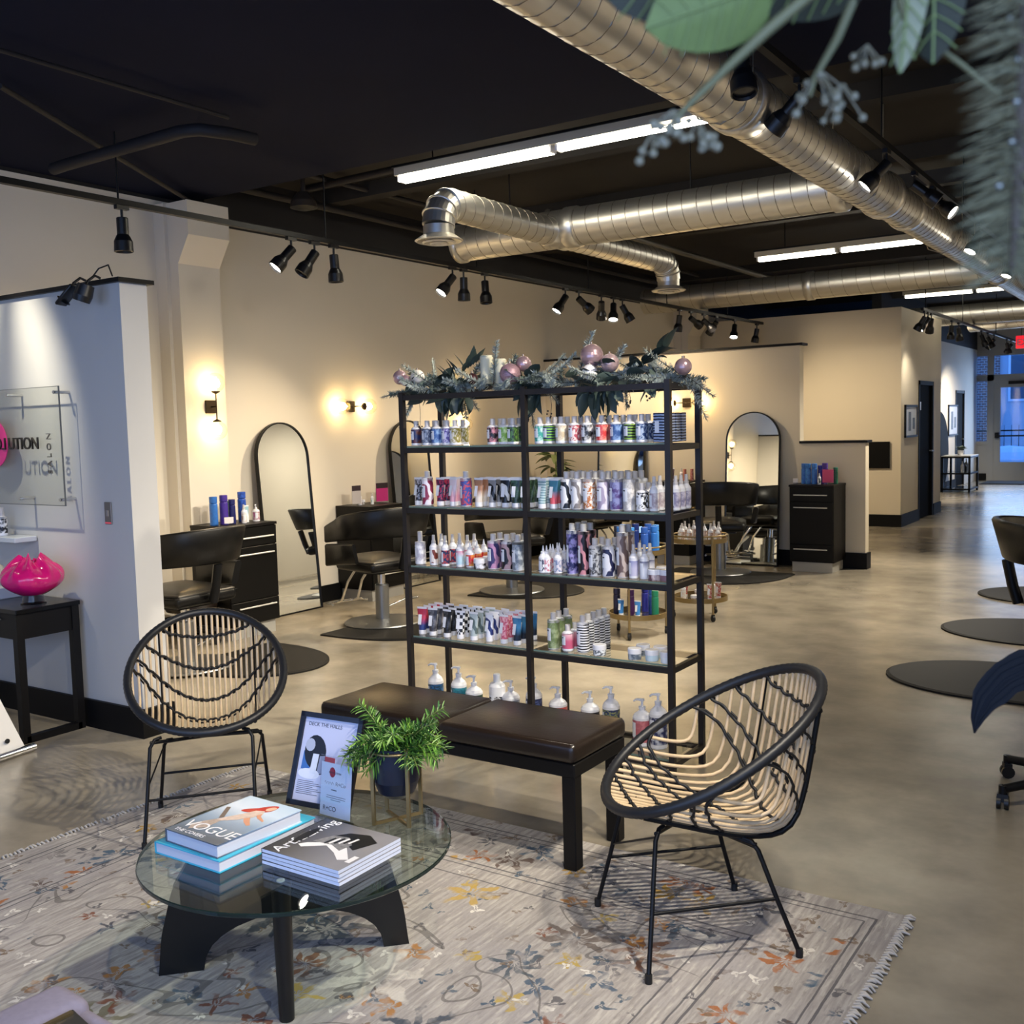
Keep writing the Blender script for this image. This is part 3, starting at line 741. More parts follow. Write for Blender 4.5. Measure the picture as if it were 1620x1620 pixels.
# ================================================================ PRODUCTS
KINDS = {}
def curved_patch(r, z0, z1, a0, a1, n=5):
    pts = []
    for i in range(n):
        a = a0+(a1-a0)*i/(n-1)
        for z in (z0, z1): pts.append((r*math.cos(a), r*math.sin(a), z))
    return pts
def kind_meshes(kind, c1, c2, pat):
    key = (kind, c1, c2, pat)
    if key in KINDS: return KINDS[key]
    pm = print_mat(c1, c2, pat)
    parts = []
    A0, A1 = -PI/2-.95, -PI/2+.05     # the white label sits left of centre, towards the viewer
    def round_body(r, h, neck, cap=0, body=WHITEPL, wrap=(.10, .68), capm=CLEARPL, n=16, capr=None):
        z1, z2 = h*wrap[0], h*wrap[1]
        prof = [(r*.9, 0), (r, .004), (r, z1), (r, z1), (r, z2), (r, z2), (r, h*neck*.96-r*.35), (r*.8, h*neck*.99-r*.12), (r*.42, h*neck)]
        mis = [0, 0, 0, 1, 1, 0, 0, 0, 0]
        parts.append(('body', MB().lathe(prof, n, mis=mis).mesh('body', [body, pm])))
        cr = capr or r*.46
        parts.append(('cap', MB().lathe([(cr, h*neck), (cr, h*.985), (cr*.85, h)], 12).mesh('cap', capm)))
        lb = MB().grid(curved_patch(r+.0008, h*.24, h*.58, A0, A1), 5, 2)
        lb.add(curved_patch(r+.0014, h*.50, h*.535, A0+.2, A0+.62, 3), [(0, 2, 3, 1), (2, 4, 5, 3)], 1)
        parts.append(('label_patch', lb.mesh('label_patch', [LABELW, INK])))
    if kind == 'bottle': round_body(.0275, .122, .76)
    elif kind == 'bottleL': round_body(.027, .165, .70)
    elif kind == 'can': round_body(.0285, .170, .82, .0, WHITEPL, (.03, .80), CLEARPL, 16, .0135)
    elif kind == 'tallcan': round_body(.0265, .232, .87, 0, WHITEPL, (.02, .86), CLEARPL, 16, .014)
    elif kind == 'bottleP': round_body(.041, .235, .84, 0, WHITEPL, (.03, .55), WHITEPL, 18, .018)
    elif kind == 'spray':
        r, h = .021, .150
        parts.append(('body', MB().lathe([(r*.9, 0), (r, .003), (r, .012), (r, .012), (r, .078), (r, .078), (r, .092), (r*.55, .106), (r*.5, .110)], 14, mis=[0, 0, 0, 1, 1, 0, 0, 0, 0]).mesh('body', [WHITEPL, pm])))
        parts.append(('cap', MB().lathe([(.011, .110), (.011, .120), (.0085, .124), (.0075, h)], 10).mesh('cap', CLEARPL)))
        parts.append(('label_patch', MB().grid(curved_patch(r+.0008, .02, .07, A0, A1), 5, 2).mesh('label_patch', LABELW)))
    elif kind == 'nozzle':
        r, h = .022, .125
        parts.append(('body', MB().lathe([(r*.9, 0), (r, .003), (r, .008), (r, .008), (r, .062), (r, .062), (r, .072), (r*.6, .086), (r*.5, .088)], 14, mis=[0, 0, 0, 1, 1, 0, 0, 0, 0]).mesh('body', [WHITEPL, pm])))
        parts.append(('cap', MB().lathe([(.012, .088), (.012, .097), (.006, .100), (.002, h)], 10).mesh('cap', WHITEPL)))
        parts.append(('label_patch', MB().grid(curved_patch(r+.0008, .012, .055, A0, A1), 5, 2).mesh('label_patch', LABELW)))
    elif kind == 'tube':
        h = .138; n = 14; pts = []
        levels = [(.022, 0.0), (.045, .15), (.075, .45), (.10, .75), (.128, .97), (.138, 1.0)]
        for z, f in levels:
            for j in range(n):
                a = 2*PI*j/n
                rx = .019*(1-f)+.0285*f; ry = .019*(1-f)+.0015*f
                pts.append((rx*math.cos(a), ry*math.sin(a), z))
        mb = MB()
        for i in range(len(levels)-1):
            mb.add(pts[i*n:(i+2)*n], [(j, (j+1) % n, n+(j+1) % n, n+j) for j in range(n)], 1 if i == len(levels)-2 else 0, i < 4)
        parts.append(('body', mb.mesh('body', [pm, WHITEPL])))
        parts.append(('cap', MB().lathe([(.0185, 0), (.0195, .002), (.0195, .022)], 14).mesh('cap', WHITEPL)))
        parts.append(('label_patch', MB().add([(-.017, -.0175, .05), (.003, -.0190, .05), (.003, -.0085, .10), (-.017, -.0078, .10)], [(0, 1, 2, 3)]).mesh('label_patch', LABELW)))
    elif kind == 'jar':
        r = .031
        parts.append(('body', MB().lathe([(r*.92, 0), (r*.96, .004), (r*.96, .026)], 18).mesh('body', pm)))
        parts.append(('lid', MB().lathe([(r, .026), (r, .046), (r*.96, .049)], 18).mesh('lid', WHITEPL)))
    elif kind in ('pump', 'pumpS'):
        r, h = (.040, .20) if kind == 'pump' else (.044, .165)
        prof = [(r*.92, 0), (r, .005), (r, .02), (r, .02), (r, h*.72), (r, h*.72), (r, h*.78), (r*.82, h*.86), (r*.45, h*.93), (.014, h*.96), (.014, h)]
        parts.append(('body', MB().lathe(prof, 18, mis=[0, 0, 0, 1, 1, 0, 0, 0, 0, 0, 0]).mesh('body', [WHITEPL, pm])))
        parts.append(('pump_head', MB().lathe([(.016, h), (.016, h+.012), (.006, h+.014), (.006, h+.035), (.011, h+.036), (.011, h+.046)], 10).tube([(0, 0, h+.041), (-.022, -.012, h+.042), (-.034, -.018, h+.034)], [.007, .0055, .004], 6).mesh('pump_head', WHITEPL)))
        parts.append(('label_patch', MB().grid(curved_patch(r+.0008, .04, h*.66, A0, A0+.75), 5, 2).mesh('label_patch', LABELW)))
    elif kind == 'box':
        parts.append(('carton', MB().b2((-.027, -.0225, 0), (.027, .0225, .125), 0).mesh('carton', pm)))
        parts.append(('label_patch', MB().add([(-.02, -.0232, .04), (.0, -.0232, .04), (.0, -.0232, .09), (-.02, -.0232, .09)], [(0, 1, 2, 3)]).mesh('label_patch', LABELW)))
    elif kind == 'salonbottle':
        parts.append(('body', MB().lathe([(.027, 0), (.029, .004), (.029, .15), (.026, .158), (.02, .162)], 16).mesh('body', pm)))
        parts.append(('cap', MB().lathe([(.027, .162), (.028, .166), (.028, .205), (.026, .207)], 16).mesh('cap', pm)))
    KINDS[key] = parts
    return parts
OBJ_NAME = dict(bottle='shampoo_bottle', bottleL='shampoo_bottle', bottleP='shampoo_bottle', can='spray_can', tallcan='spray_can', spray='spray_bottle', nozzle='nozzle_bottle', tube='squeeze_tube', jar='cream_jar', pump='pump_bottle', pumpS='pump_bottle', box='product_box', salonbottle='styling_bottle')
NOUN = dict(bottle='shampoo bottle', bottleL='tall shampoo bottle', bottleP='large capped bottle', can='spray can', tallcan='tall spray can', spray='spray bottle', nozzle='pointed nozzle bottle', tube='squeeze tube', jar='cream jar', pump='tall pump bottle', pumpS='short pump bottle', box='box', salonbottle='styling bottle')
CATN = dict(bottle='bottle', bottleL='bottle', bottleP='bottle', can='spray can', tallcan='spray can', spray='bottle', nozzle='bottle', tube='tube', jar='jar', pump='bottle', pumpS='bottle', box='box', salonbottle='bottle')
def product(kind, c1, c2, pat, loc, label, group, rz=0, s=1.0):
    t = thing(OBJ_NAME[kind], label, CATN[kind], loc, rz, group)
    t.scale = (s, s, s)
    for n, me in kind_meshes(kind, c1, c2, pat): put(n, me, t)
    return t
SHELF_ROWS = [
  ('top', 1.468, [
    (-3.281, 'bottle', 'navy and brown', '#23305c', '#6b3a2c', 'n', 0),
    (-3.189, 'bottle', 'grey blue', '#46506b', '#8d97ac', 'v', 1),
    (-3.13, 'bottle', 'blue', '#3c5fa0', '#8fb0d8', 'n', 1),
    (-3.068, 'bottle', 'violet', '#5a4a9a', '#c9c4e6', 'v', 0),
    (-3.014, 'bottle', 'yellow floral', '#8e8436', '#d9d2c0', 'v', 1),
    (-2.794, 'bottle', 'black and pink', '#17131c', '#d08a98', 'n', 1),
    (-2.736, 'bottle', 'lime green', '#7fae3a', '#dff0b0', 'n', 1),
    (-2.686, 'bottle', 'dark green', '#27401f', '#5d8a3a', 'v', 1),
    (-2.557, 'bottle', 'teal', '#3fa596', '#d7efe9', 'n', 1),
    (-2.489, 'bottle', 'navy and lime', '#1c2f55', '#86c052', 's', 1),
    (-2.421, 'bottle', 'beige', '#cdbb9a', '#efe6d2', 'n', 1),
    (-2.352, 'bottle', 'red and cream', '#b9505c', '#f0ded8', 'v', 1),
    (-2.284, 'bottle', 'black marble', '#26262a', '#d6d6d6', 'n', 1),
    (-2.21, 'bottle', 'scarlet', '#cf3f40', '#ef9b8a', 'n', 1),
    (-2.141, 'bottle', 'royal blue', '#35558f', '#8aa8d6', 'n', 1),
    (-2.076, 'bottle', 'green striped', '#1f2a1b', '#8db24e', 's', 1),
    (-2.015, 'bottle', 'indigo', '#2e4675', '#a8b8d2', 'v', 1),
  ]),
  ('second', 1.172, [
    (-3.294, 'tube', 'black photo print', '#1d1a22', '#b8b4bb', 'v', 2),
    (-3.205, 'can', 'red and purple', '#8f2d4d', '#efeaf2', 'w', 0),
    (-3.122, 'tube', 'crimson and navy', '#2a1f3d', '#b7375a', 'v', 2),
    (-3.044, 'tube', 'pale pink', '#e2a9bb', '#f4dfe4', 'g', 2),
    (-2.964, 'can', 'blue and red', '#3d4f9c', '#c4505e', 'v', 0),
    (-2.889, 'tube', 'cream and copper', '#e6ddd2', '#b58363', 'g', 2),
    (-2.811, 'tube', 'grey and black', '#8a8a8e', '#1e1e22', 'w', 2),
    (-2.735, 'tube', 'black lettered', '#131316', '#e0e0e0', 'w', 2),
    (-2.678, 'tube', 'forest green', '#22332a', '#4b6a52', 'n', 1),
    (-2.597, 'tube', 'dark green', '#25392d', '#5f7c5e', 'n', 2),
    (-2.545, 'tube', 'teal grey', '#7fa3ab', '#c7dadd', 's', 2),
    (-2.47, 'tube', 'coral and blue', '#e0606a', '#4f8aa0', 'g', 2),
    (-2.399, 'can', 'white with black mark', '#f0f0f2', '#1b1b1f', 'w', 2),
    (-2.343, 'can', 'white and grey', '#ecebec', '#86807f', 'w', 2),
    (-2.284, 'can', 'white and orange', '#ece4dc', '#c2793f', 'v', 2),
    (-2.213, 'can', 'mauve', '#a79bb5', '#e4dfea', 'w', 2),
    (-2.15, 'can', 'lilac blue', '#8b8fbf', '#54407a', 'n', 2),
    (-2.085, 'can', 'silver grey', '#b9b6b6', '#e9e6e2', 'n', 2),
    (-2.017, 'bottle', 'black and white', '#202022', '#f2f2f2', 'v', 2),
    (-1.963, 'spray', 'clear mauve', '#b6a6ae', '#e9e2e2', 'n', 2),
  ]),
  ('third', 0.875, [
    (-3.27, 'bottleL', 'grey smoke', '#b7b5c4', '#efeff2', 'n', 0),
    (-3.174, 'spray', 'brown and white', '#e6dfdc', '#7a3a30', 'w', 1),
    (-3.099, 'spray', 'navy and red', '#273056', '#c04a4a', 'v', 2),
    (-3.013, 'spray', 'sky and pink', '#bcdcea', '#e58aa8', 'g', 2),
    (-2.952, 'nozzle', 'red', '#c22a3a', '#e7a04b', 'n', 2),
    (-2.888, 'jar', 'black', '#15171d', '#e6e6ee', 'n', 1),
    (-2.814, 'can', 'navy and mauve', '#3d3a6b', '#b98ab0', 'w', 1),
    (-2.737, 'can', 'black marbled', '#191a20', '#b99aa0', 'w', 1),
    (-2.676, 'can', 'slate', '#76808d', '#c3cad2', 'n', 1),
    (-2.574, 'nozzle', 'white and navy', '#e8e9ee', '#39415c', 'v', 2),
    (-2.515, 'nozzle', 'white and rose', '#eceaf0', '#c97b8f', 'v', 2),
    (-2.454, 'nozzle', 'pale floral', '#dfd9e2', '#7f8fb5', 'v', 2),
    (-2.38, 'tallcan', 'galaxy navy', '#2a2c5c', '#9c95cf', 'n', 2),
    (-2.317, 'tallcan', 'black with pink smoke', '#1c1119', '#c98a94', 'w', 1),
    (-2.258, 'can', 'grey marble', '#b5b7bb', '#4c4d52', 'v', 1),
    (-2.191, 'can', 'navy swirl', '#e1e2ec', '#262a4d', 'w', 1),
    (-2.124, 'tallcan', 'blue over brown marble', '#6f5a55', '#c4b4ac', 'w', 1),
    (-2.068, 'spray', 'lilac', '#c9c6de', '#8b8fc0', 'g', 1),
    (-2.016, 'spray', 'white and indigo', '#eeeef4', '#3c4070', 'g', 1),
    (-1.959, 'jar', 'plum', '#6a4a55', '#c8b8ba', 'n', 1),
    (-1.849, 'jar', 'dusty rose', '#8d6c74', '#b9c2de', 'g', 0),
  ]),
  ('fourth', 0.52, [
    (-3.281, 'tube', 'blue and red', '#31407d', '#c63a52', 'g', 3),
    (-3.192, 'tube', 'charcoal', '#3c3c44', '#75757d', 'n', 3),
    (-3.101, 'tube', 'black', '#121316', '#4a4c52', 'n', 3),
    (-3.019, 'tube', 'checkered', '#e8e8ea', '#222226', 'c', 3),
    (-2.938, 'tube', 'grey green', '#aebcc0', '#5c6c6e', 'w', 3),
    (-2.852, 'tube', 'white and navy', '#e9ecf5', '#2c3c7a', 'w', 3),
    (-2.763, 'tube', 'rose red', '#d2607a', '#f1b9c2', 'v', 3),
    (-2.687, 'tube', 'dark blue', '#1f2a3d', '#3f7fae', 'g', 3),
    (-2.49, 'can', 'olive green', '#6d7f54', '#9aa883', 'n', 2),
    (-2.409, 'bottle', 'pink', '#c9607f', '#f0c4cf', 'g', 1),
    (-2.332, 'can', 'zigzag', '#f0f0f4', '#26262c', 's', 4),
    (-2.237, 'jar', 'white dotted', '#eceff2', '#6a7078', 'v', 0),
    (-2.062, 'jar', 'grey', '#b8c0c6', '#5f6a78', 'n', 1),
    (-1.982, 'jar', 'ice blue', '#c9dde6', '#8fb3c4', 'g', 1),
    (-1.871, 'jar', 'white and blue', '#eef2f4', '#4f7d9a', 'g', 0),
  ]),
  ('bottom', 0.105, [
    (-3.263, 'pump', 'blue', '#2a5a8c', '#1f3a4a', 'v', 0),
    (-3.11, 'pump', 'teal', '#1e5f74', '#3c8ea0', 'n', 0),
    (-3.015, 'pumpS', 'dark green', '#22453c', '#2f6654', 'n', 0),
    (-2.876, 'bottleP', 'black floral', '#15161d', '#d8d8dc', 'v', 0),
    (-2.797, 'pumpS', 'silver grey', '#8a8d98', '#c8c8ce', 'n', 0),
    (-2.661, 'pump', 'midnight blue', '#232c52', '#4c5a8a', 'v', 0),
    (-2.554, 'pumpS', 'coral red', '#c75a56', '#dd7a70', 'n', 0),
    (-2.354, 'pumpS', 'grey and black', '#55565c', '#2a2b30', 'g', 0),
    (-2.244, 'pump', 'navy floral', '#26345e', '#8a8f60', 'v', 0),
    (-2.082, 'pumpS', 'rose pink', '#b8646c', '#d08088', 'n', 0),
    (-2.001, 'pump', 'indigo', '#2f3560', '#c8ccd8', 'n', 0),
  ]),
]

SHELF_WORD = dict(top='top', second='second', third='third', fourth='fourth', bottom='lowest')
for row, z, items in SHELF_ROWS:
    bays = [[i for i in items if i[0] < -2.58], [i for i in items if i[0] >= -2.58]]
    for bi, bay in enumerate(bays):
        for k, (x, kind, word, c1, c2, pat, nb) in enumerate(bay):
            bw = ('left', 'right')[bi]
            y0 = 4.03 if row != 'bottom' else 4.12
            if x < -2.58: x = min(x, -2.625 if kind not in ('pump', 'pumpS', 'bottleP') else -2.64)
            else: x = max(x, -2.53)
            x = min(max(x, -3.262), -1.905)
            step = {'tube': .046, 'jar': .07}.get(kind, .060)
            if row == 'fourth' and kind == 'can' and nb == 4: step = .052
            zz = z - (.005 if row != 'bottom' else .006)
            grp = '%s products on the %s shelf' % (bw, SHELF_WORD[row])
            product(kind, c1, c2, pat, (x, y0+rnd.uniform(-.006, .006) - (.012 if kind == 'jar' else 0), zz), '%s %s, %s from left, front of %s bay, %s shelf' % (word, NOUN[kind], ordinal(k), bw, SHELF_WORD[row]), grp, rnd.uniform(-.25, .2))
            for j in range(nb):
                product(kind, c1, c2, pat, (x+rnd.uniform(-.004, .004), y0+step*(j+1), zz), '%s %s %s behind the front one, %s bay, %s shelf' % (word, NOUN[kind], ('directly', 'two places', 'three places', 'four places')[j], bw, SHELF_WORD[row]), grp, rnd.uniform(-.25, .2))
# navy cartons at the right end of the top shelf and a rank of mauve bottles below them
for j in range(4):
    product('box', '#15192e', '#9fb0d2', 's', (-1.925+.003*j, 4.03+.05*j, 1.463), 'navy striped carton at the right end of the top shelf, %s from the front' % ordinal(j), 'navy cartons on the top shelf')
for j in range(3):
    product('spray', '#8f8aa8', '#d8d2e0', 'n', (-1.895, 4.10+.055*j, 1.167), 'mauve spray bottle at the right end of the second shelf, %s from the front' % ordinal(j), 'mauve spray bottles on the second shelf')
# black lettering on the lettered tubes
# ================================================================ GARLAND ON THE SHELF
NEEDLE = mat('frosted_needles', '#a3ada8', .7, noise=(30, .3))
NEEDLE_D = mat('dark_needles', '#66736c', .7, noise=(30, .3))
EUC = mat('eucalyptus_leaf', '#36443f', .5, noise=(12, .25))
EUC2 = mat('eucalyptus_leaf_pale', '#56655e', .5, noise=(12, .25))
TWIG = mat('garland_twig', '#4c4238', .7)
def sprig_mesh(name, L, n, nl, m, seed, droop=.0, w=.0021):
    r = random.Random(seed); mb = MB()
    pts = [Vector((0, L*i/6, -droop*(i/6)**2)) for i in range(7)]
    mb.tube(pts, [.003*(1-.6*i/6) for i in range(7)], 5, mi=1)
    for i in range(n):
        f = .05+.95*i/n; y = L*f; z = -droop*f*f
        a = r.uniform(0, 2*PI); ln = nl*r.uniform(.7, 1.1)*(1-.35*f)
        d = Vector((math.cos(a), .55+r.uniform(-.1, .3), math.sin(a))).normalized()*ln
        s = d.orthogonal().normalized()*w
        p = Vector((0, y, z))
        mb.add([p-s, p+s, p+d*.6+s*.8, p+d, p+d*.6-s*.8], [(0, 1, 2, 3, 4)])
    return mb.mesh(name, [m, TWIG])
def leaf_mesh(name, L, W, m, bend=.25, pointed=1.0):
    pts = []
    for i in range(7):
        f = i/6; w = W*math.sin(PI*min(1, f**(.75)))**(.7*pointed)
        if i in (0, 6): w = max(w, .0008)
        for j in (-1, 0, 1):
            pts.append((j*w/2, L*f, -bend*L*f*f + (abs(j)*w*.16)))
    return MB().grid(pts, 7, 3).mesh(name, m)
def aim_m(p, d, roll=0):
    d = Vector(d).normalized()
    q = d.to_track_quat('Y', 'Z').to_matrix().to_4x4() @ Matrix.Rotation(roll, 4, 'Y')
    q.translation = Vector(p)
    return q
g = thing('pine_garland', 'frosted pine and eucalyptus garland draped along the top of the display shelf', 'garland', (-2.58, 4.125, 1.715))
SP = [sprig_mesh('pine_sprig', .17, 190, .036, NEEDLE, 1), sprig_mesh('pine_sprig', .22, 240, .034, NEEDLE, 2, .05), sprig_mesh('pine_sprig', .15, 170, .034, NEEDLE_D, 3), sprig_mesh('pine_sprig', .19, 210, .036, NEEDLE, 4, .04)]
MB().tube([(-.74+i*.0925, .012*math.sin(i*2.1), .018+.01*math.sin(i*1.3)) for i in range(17)], .008, 6).build('garland_stem', TWIG, g)
for i in range(74):
    x = -.74+1.48*i/73
    a = rnd.uniform(0, 2*PI); up = rnd.uniform(-.15, .55)
    o = put('pine_sprig', SP[i % 4], g, M=aim_m((x, rnd.uniform(-.06, .04), .02), (math.cos(a)*.9, math.sin(a)*.7-.25, up), rnd.uniform(0, 6)))
for x, d, k in ((-.45, (.55, -.35, -.9), 1), (-.43, (.75, -.3, -.75), 0), (-.70, (-.3, -.5, -.7), 1), (-.05, (.35, -.4, -.7), 1), (.02, (.7, -.4, -.55), 0), (.45, (.3, -.5, -.7), 0), (.72, (.75, -.15, -.75), 1), (.74, (.8, -.2, -.55), 0), (-.25, (.2, -.2, 1), 1), (-.17, (.45, -.2, .9), 2), (-.40, (.5, 0, .75), 2), (.22, (.1, 0, .8), 1), (.36, (.5, 0, .8), 0)):
    put('pine_sprig', SP[k], g, M=aim_m((x, -.03, .03), d))
LV = [leaf_mesh('leaf', .090, .052, EUC, .2), leaf_mesh('leaf', .115, .058, EUC, .3), leaf_mesh('leaf', .075, .048, EUC2, .2), leaf_mesh('leaf', .10, .036, EUC, .1, 1.5)]
for cx, n, sp in ((-.62, 20, .09), (-.50, 20, .08), (-.03, 20, .06), (.05, 10, .06), (.34, 20, .09), (.50, 22, .09), (-.70, 8, .05)):
    for i in range(n):
        a = rnd.uniform(0, 2*PI)
        d = (math.cos(a), math.sin(a)*.5-.45, rnd.uniform(-.9, .9))
        put('leaf', LV[rnd.randrange(4)], g, M=aim_m((cx+rnd.uniform(-sp, sp), rnd.uniform(-.09, .0), rnd.uniform(-.03, .08)), d, rnd.uniform(-1, 1)))
# hanging leaf clusters
for cx, n in ((.01, 9), (.36, 8), (-.50, 8), (-.40, 5)):
    for i in range(n):
        d = (rnd.uniform(-.7, .7), -.3, -1)
        put('leaf', LV[1 if cx > -.3 else 0], g, M=aim_m((cx+rnd.uniform(-.04, .04), -.09, .01-rnd.uniform(.0, .05)), d, rnd.uniform(-1, 1)))
# raised pointed sprays
for i in range(12):
    put('leaf', LV[3], g, M=aim_m((-.52+i*.016, -.04, .05+.008*i), (rnd.uniform(-.5, .9), -.2, rnd.uniform(.4, 1))))
for i in range(8):
    put('leaf', LV[1], g, M=aim_m((.50+i*.022, -.03, .06+.012*i), (rnd.uniform(.1, 1), -.3, rnd.uniform(.2, .9)), rnd.uniform(-.8, .8)))
BERRY = mat('dark_berry', '#332c26', .4)
for cx, zz in ((-.66, -.16), (-.48, -.10), (-.02, -.15), (.10, -.13), (.38, -.16), (.50, -.10), (.60, -.07)):
    mb = MB().tube([(cx, -.09, .0), (cx+.01, -.095, zz*.6), (cx+.005, -.095, zz)], .0014, 4)
    for i in range(6): mb.sphere((cx+rnd.uniform(-.012, .016), -.095+rnd.uniform(-.006, .006), zz+rnd.uniform(-.012, .03)), .0045, 8, 5)
    mb.build('berry_sprig', BERRY, g)
# ornaments and candles resting among the greenery
def bauble(x, z, r, m, label, y=4.05):
    t = thing('bauble', label, 'ornament', (x, y, z), 0, 'ornaments on the garland')
    MB().sphere((0, 0, 0), r, 24, 14).build('ball', m, t)
    MB().cyl((0, 0, r*.97), (0, 0, r+.008), .007, 10).build('cap', mat('bauble_cap', '#b79f86', .3, .9), t)
ROSE = mat('bauble_rose_satin', '#b79aa0', .28, .55)
GLIT = mat('bauble_rose_glitter', '#a98790', .45, .35, noise=(260, .7))
PEARL = mat('bauble_white_pearl', '#dcd6d2', .3)
bauble(-3.368, 1.805, .036, ROSE, 'dusty rose ball at the far left end of the garland')
bauble(-3.318, 1.787, .028, GLIT, 'small shiny mauve ball in front of the leftmost rose ball', 4.03)
bauble(-3.256, 1.803, .035, PEARL, 'pale frosted ball third from the left of the garland')
bauble(-2.99, 1.790, .036, thin_glass('bauble_clear', (.8, .82, .8, 1)), 'clear glass ball left of the taller candle')
bauble(-2.922, 1.778, .027, mat('bauble_wine', '#4d2a2e', .3, .4), 'dark wine ball half hidden beside the taller candle')
bauble(-2.698, 1.790, .049, GLIT, 'large glittered rose ball above the middle post', 4.04)
bauble(-2.660, 1.836, .037, ROSE, 'satin rose ball behind the large glittered one', 4.10)
bauble(-2.725, 1.760, .030, PEARL, 'white ball under the large glittered rose ball', 4.05)
bauble(-2.267, 1.850, .051, ROSE, 'largest pearly rose ball over the right half of the shelf')
bauble(-2.178, 1.812, .041, mat('bauble_swirl', '#b59c9e', .35, .3, noise=(60, .5)), 'swirl patterned rose ball right of the largest one', 4.05)
bauble(-2.262, 1.776, .034, mat('bauble_white', '#eceaea', .35), 'plain white ball below the largest rose ball', 4.02)
bauble(-1.830, 1.778, .036, ROSE, 'rose ball at the right end of the garland')
WAX = mat('candle_wax', '#d8d3b8', .5)
for x, z0, r, h, lb in ((-2.872, 1.752, .031, .135, 'taller ivory pillar candle on the garland'), (-2.790, 1.752, .027, .115, 'shorter ivory pillar candle behind the glittered rose ball')):
    t = thing('pillar_candle', lb, 'candle', (x, 4.10, z0))
    mb = MB().lathe([(r, 0), (r, h-.006), (r-.004, h), (r-.006, h-.004), (1e-4, h-.008)], 18); mb.build('wax', WAX, t)
    MB().cyl((0, 0, h-.01), (0, 0, h+.006), .0012, 5).build('wick', CORD, t)

# ================================================================ BENCH
bn = thing('leather_bench', 'black bench with two dark brown leather seat pads before the display shelf', 'bench', (-2.355, 3.16, 0))
for x in (-.56, .56):
    for y in (-.155, .155):
        zb = .009 if y < 0 else 0
        MB().rbox((x, y, (.37+zb)/2), (.052, .052, .37-zb), .004, 1, sm=False).build('leg', BLKWOOD, bn)
MB().rbox((0, 0, .365), (1.18, .37, .05), .004, 1, sm=False).build('apron', BLKWOOD, bn)
for s in (-1, 1):
    p = MB().rbox((s*.2995, 0, .425), (.592, .39, .072), .022, 3).build('seat_pad', LEATHER_BROWN, bn)
    MB().tube([(s*.2995+a*.281, b_*.181, .456) for a, b_ in ((-1, -1), (1, -1), (1, 1), (-1, 1))], .004, 5, closed=True).build('piping', LEATHER_BROWN, p)

# ================================================================ RATTAN CHAIRS
def rim_pt(t):
    c, s = math.cos(t), math.sin(t)
    return Vector((.3074*s*(1-.055*c), .3285*c+.0386*s*s, .579-.1798*c-.0235*s*s))
SEATP = [(0, .3285, .399), (.16, .20, .362), (.34, .04, .318), (.50, -.10, .296), (.60, -.185, .305), (.68, -.238, .352), (.78, -.274, .46), (.89, -.303, .61), (1, -.3285, .759)]
def seat_disp(v):
    """how far the seat shell hangs below the straight line from front rim to back rim"""
    P = [(q[0], q[1]-(.3285-.657*q[0]), q[2]-(.399+.36*q[0])) for q in SEATP]
    i = max(k for k in range(len(P)-1) if P[k][0] <= v+1e-9)
    p1, p2 = P[i], P[i+1]; p0 = P[max(0, i-1)]; p3 = P[min(len(P)-1, i+2)]
    f = (v-p1[0])/(p2[0]-p1[0]); out = []
    for k in (1, 2):
        m1 = (p2[k]-p0[k])/max(1e-6, p2[0]-p0[0])*(p2[0]-p1[0]); m2 = (p3[k]-p1[k])/max(1e-6, p3[0]-p1[0])*(p2[0]-p1[0])
        out.append((2*f**3-3*f*f+1)*p1[k]+(f**3-2*f*f+f)*m1+(-2*f**3+3*f*f)*p2[k]+(f**3-f*f)*m2)
    return out
def shell_pt(u, v):
    th = math.asin(max(-1, min(1, u)))
    p = rim_pt(th).lerp(rim_pt(PI-th), v)
    d = seat_disp(max(0, min(1, v))); k = (1-u*u)**.5
    return p+Vector((0, d[0]*k, d[1]*k))
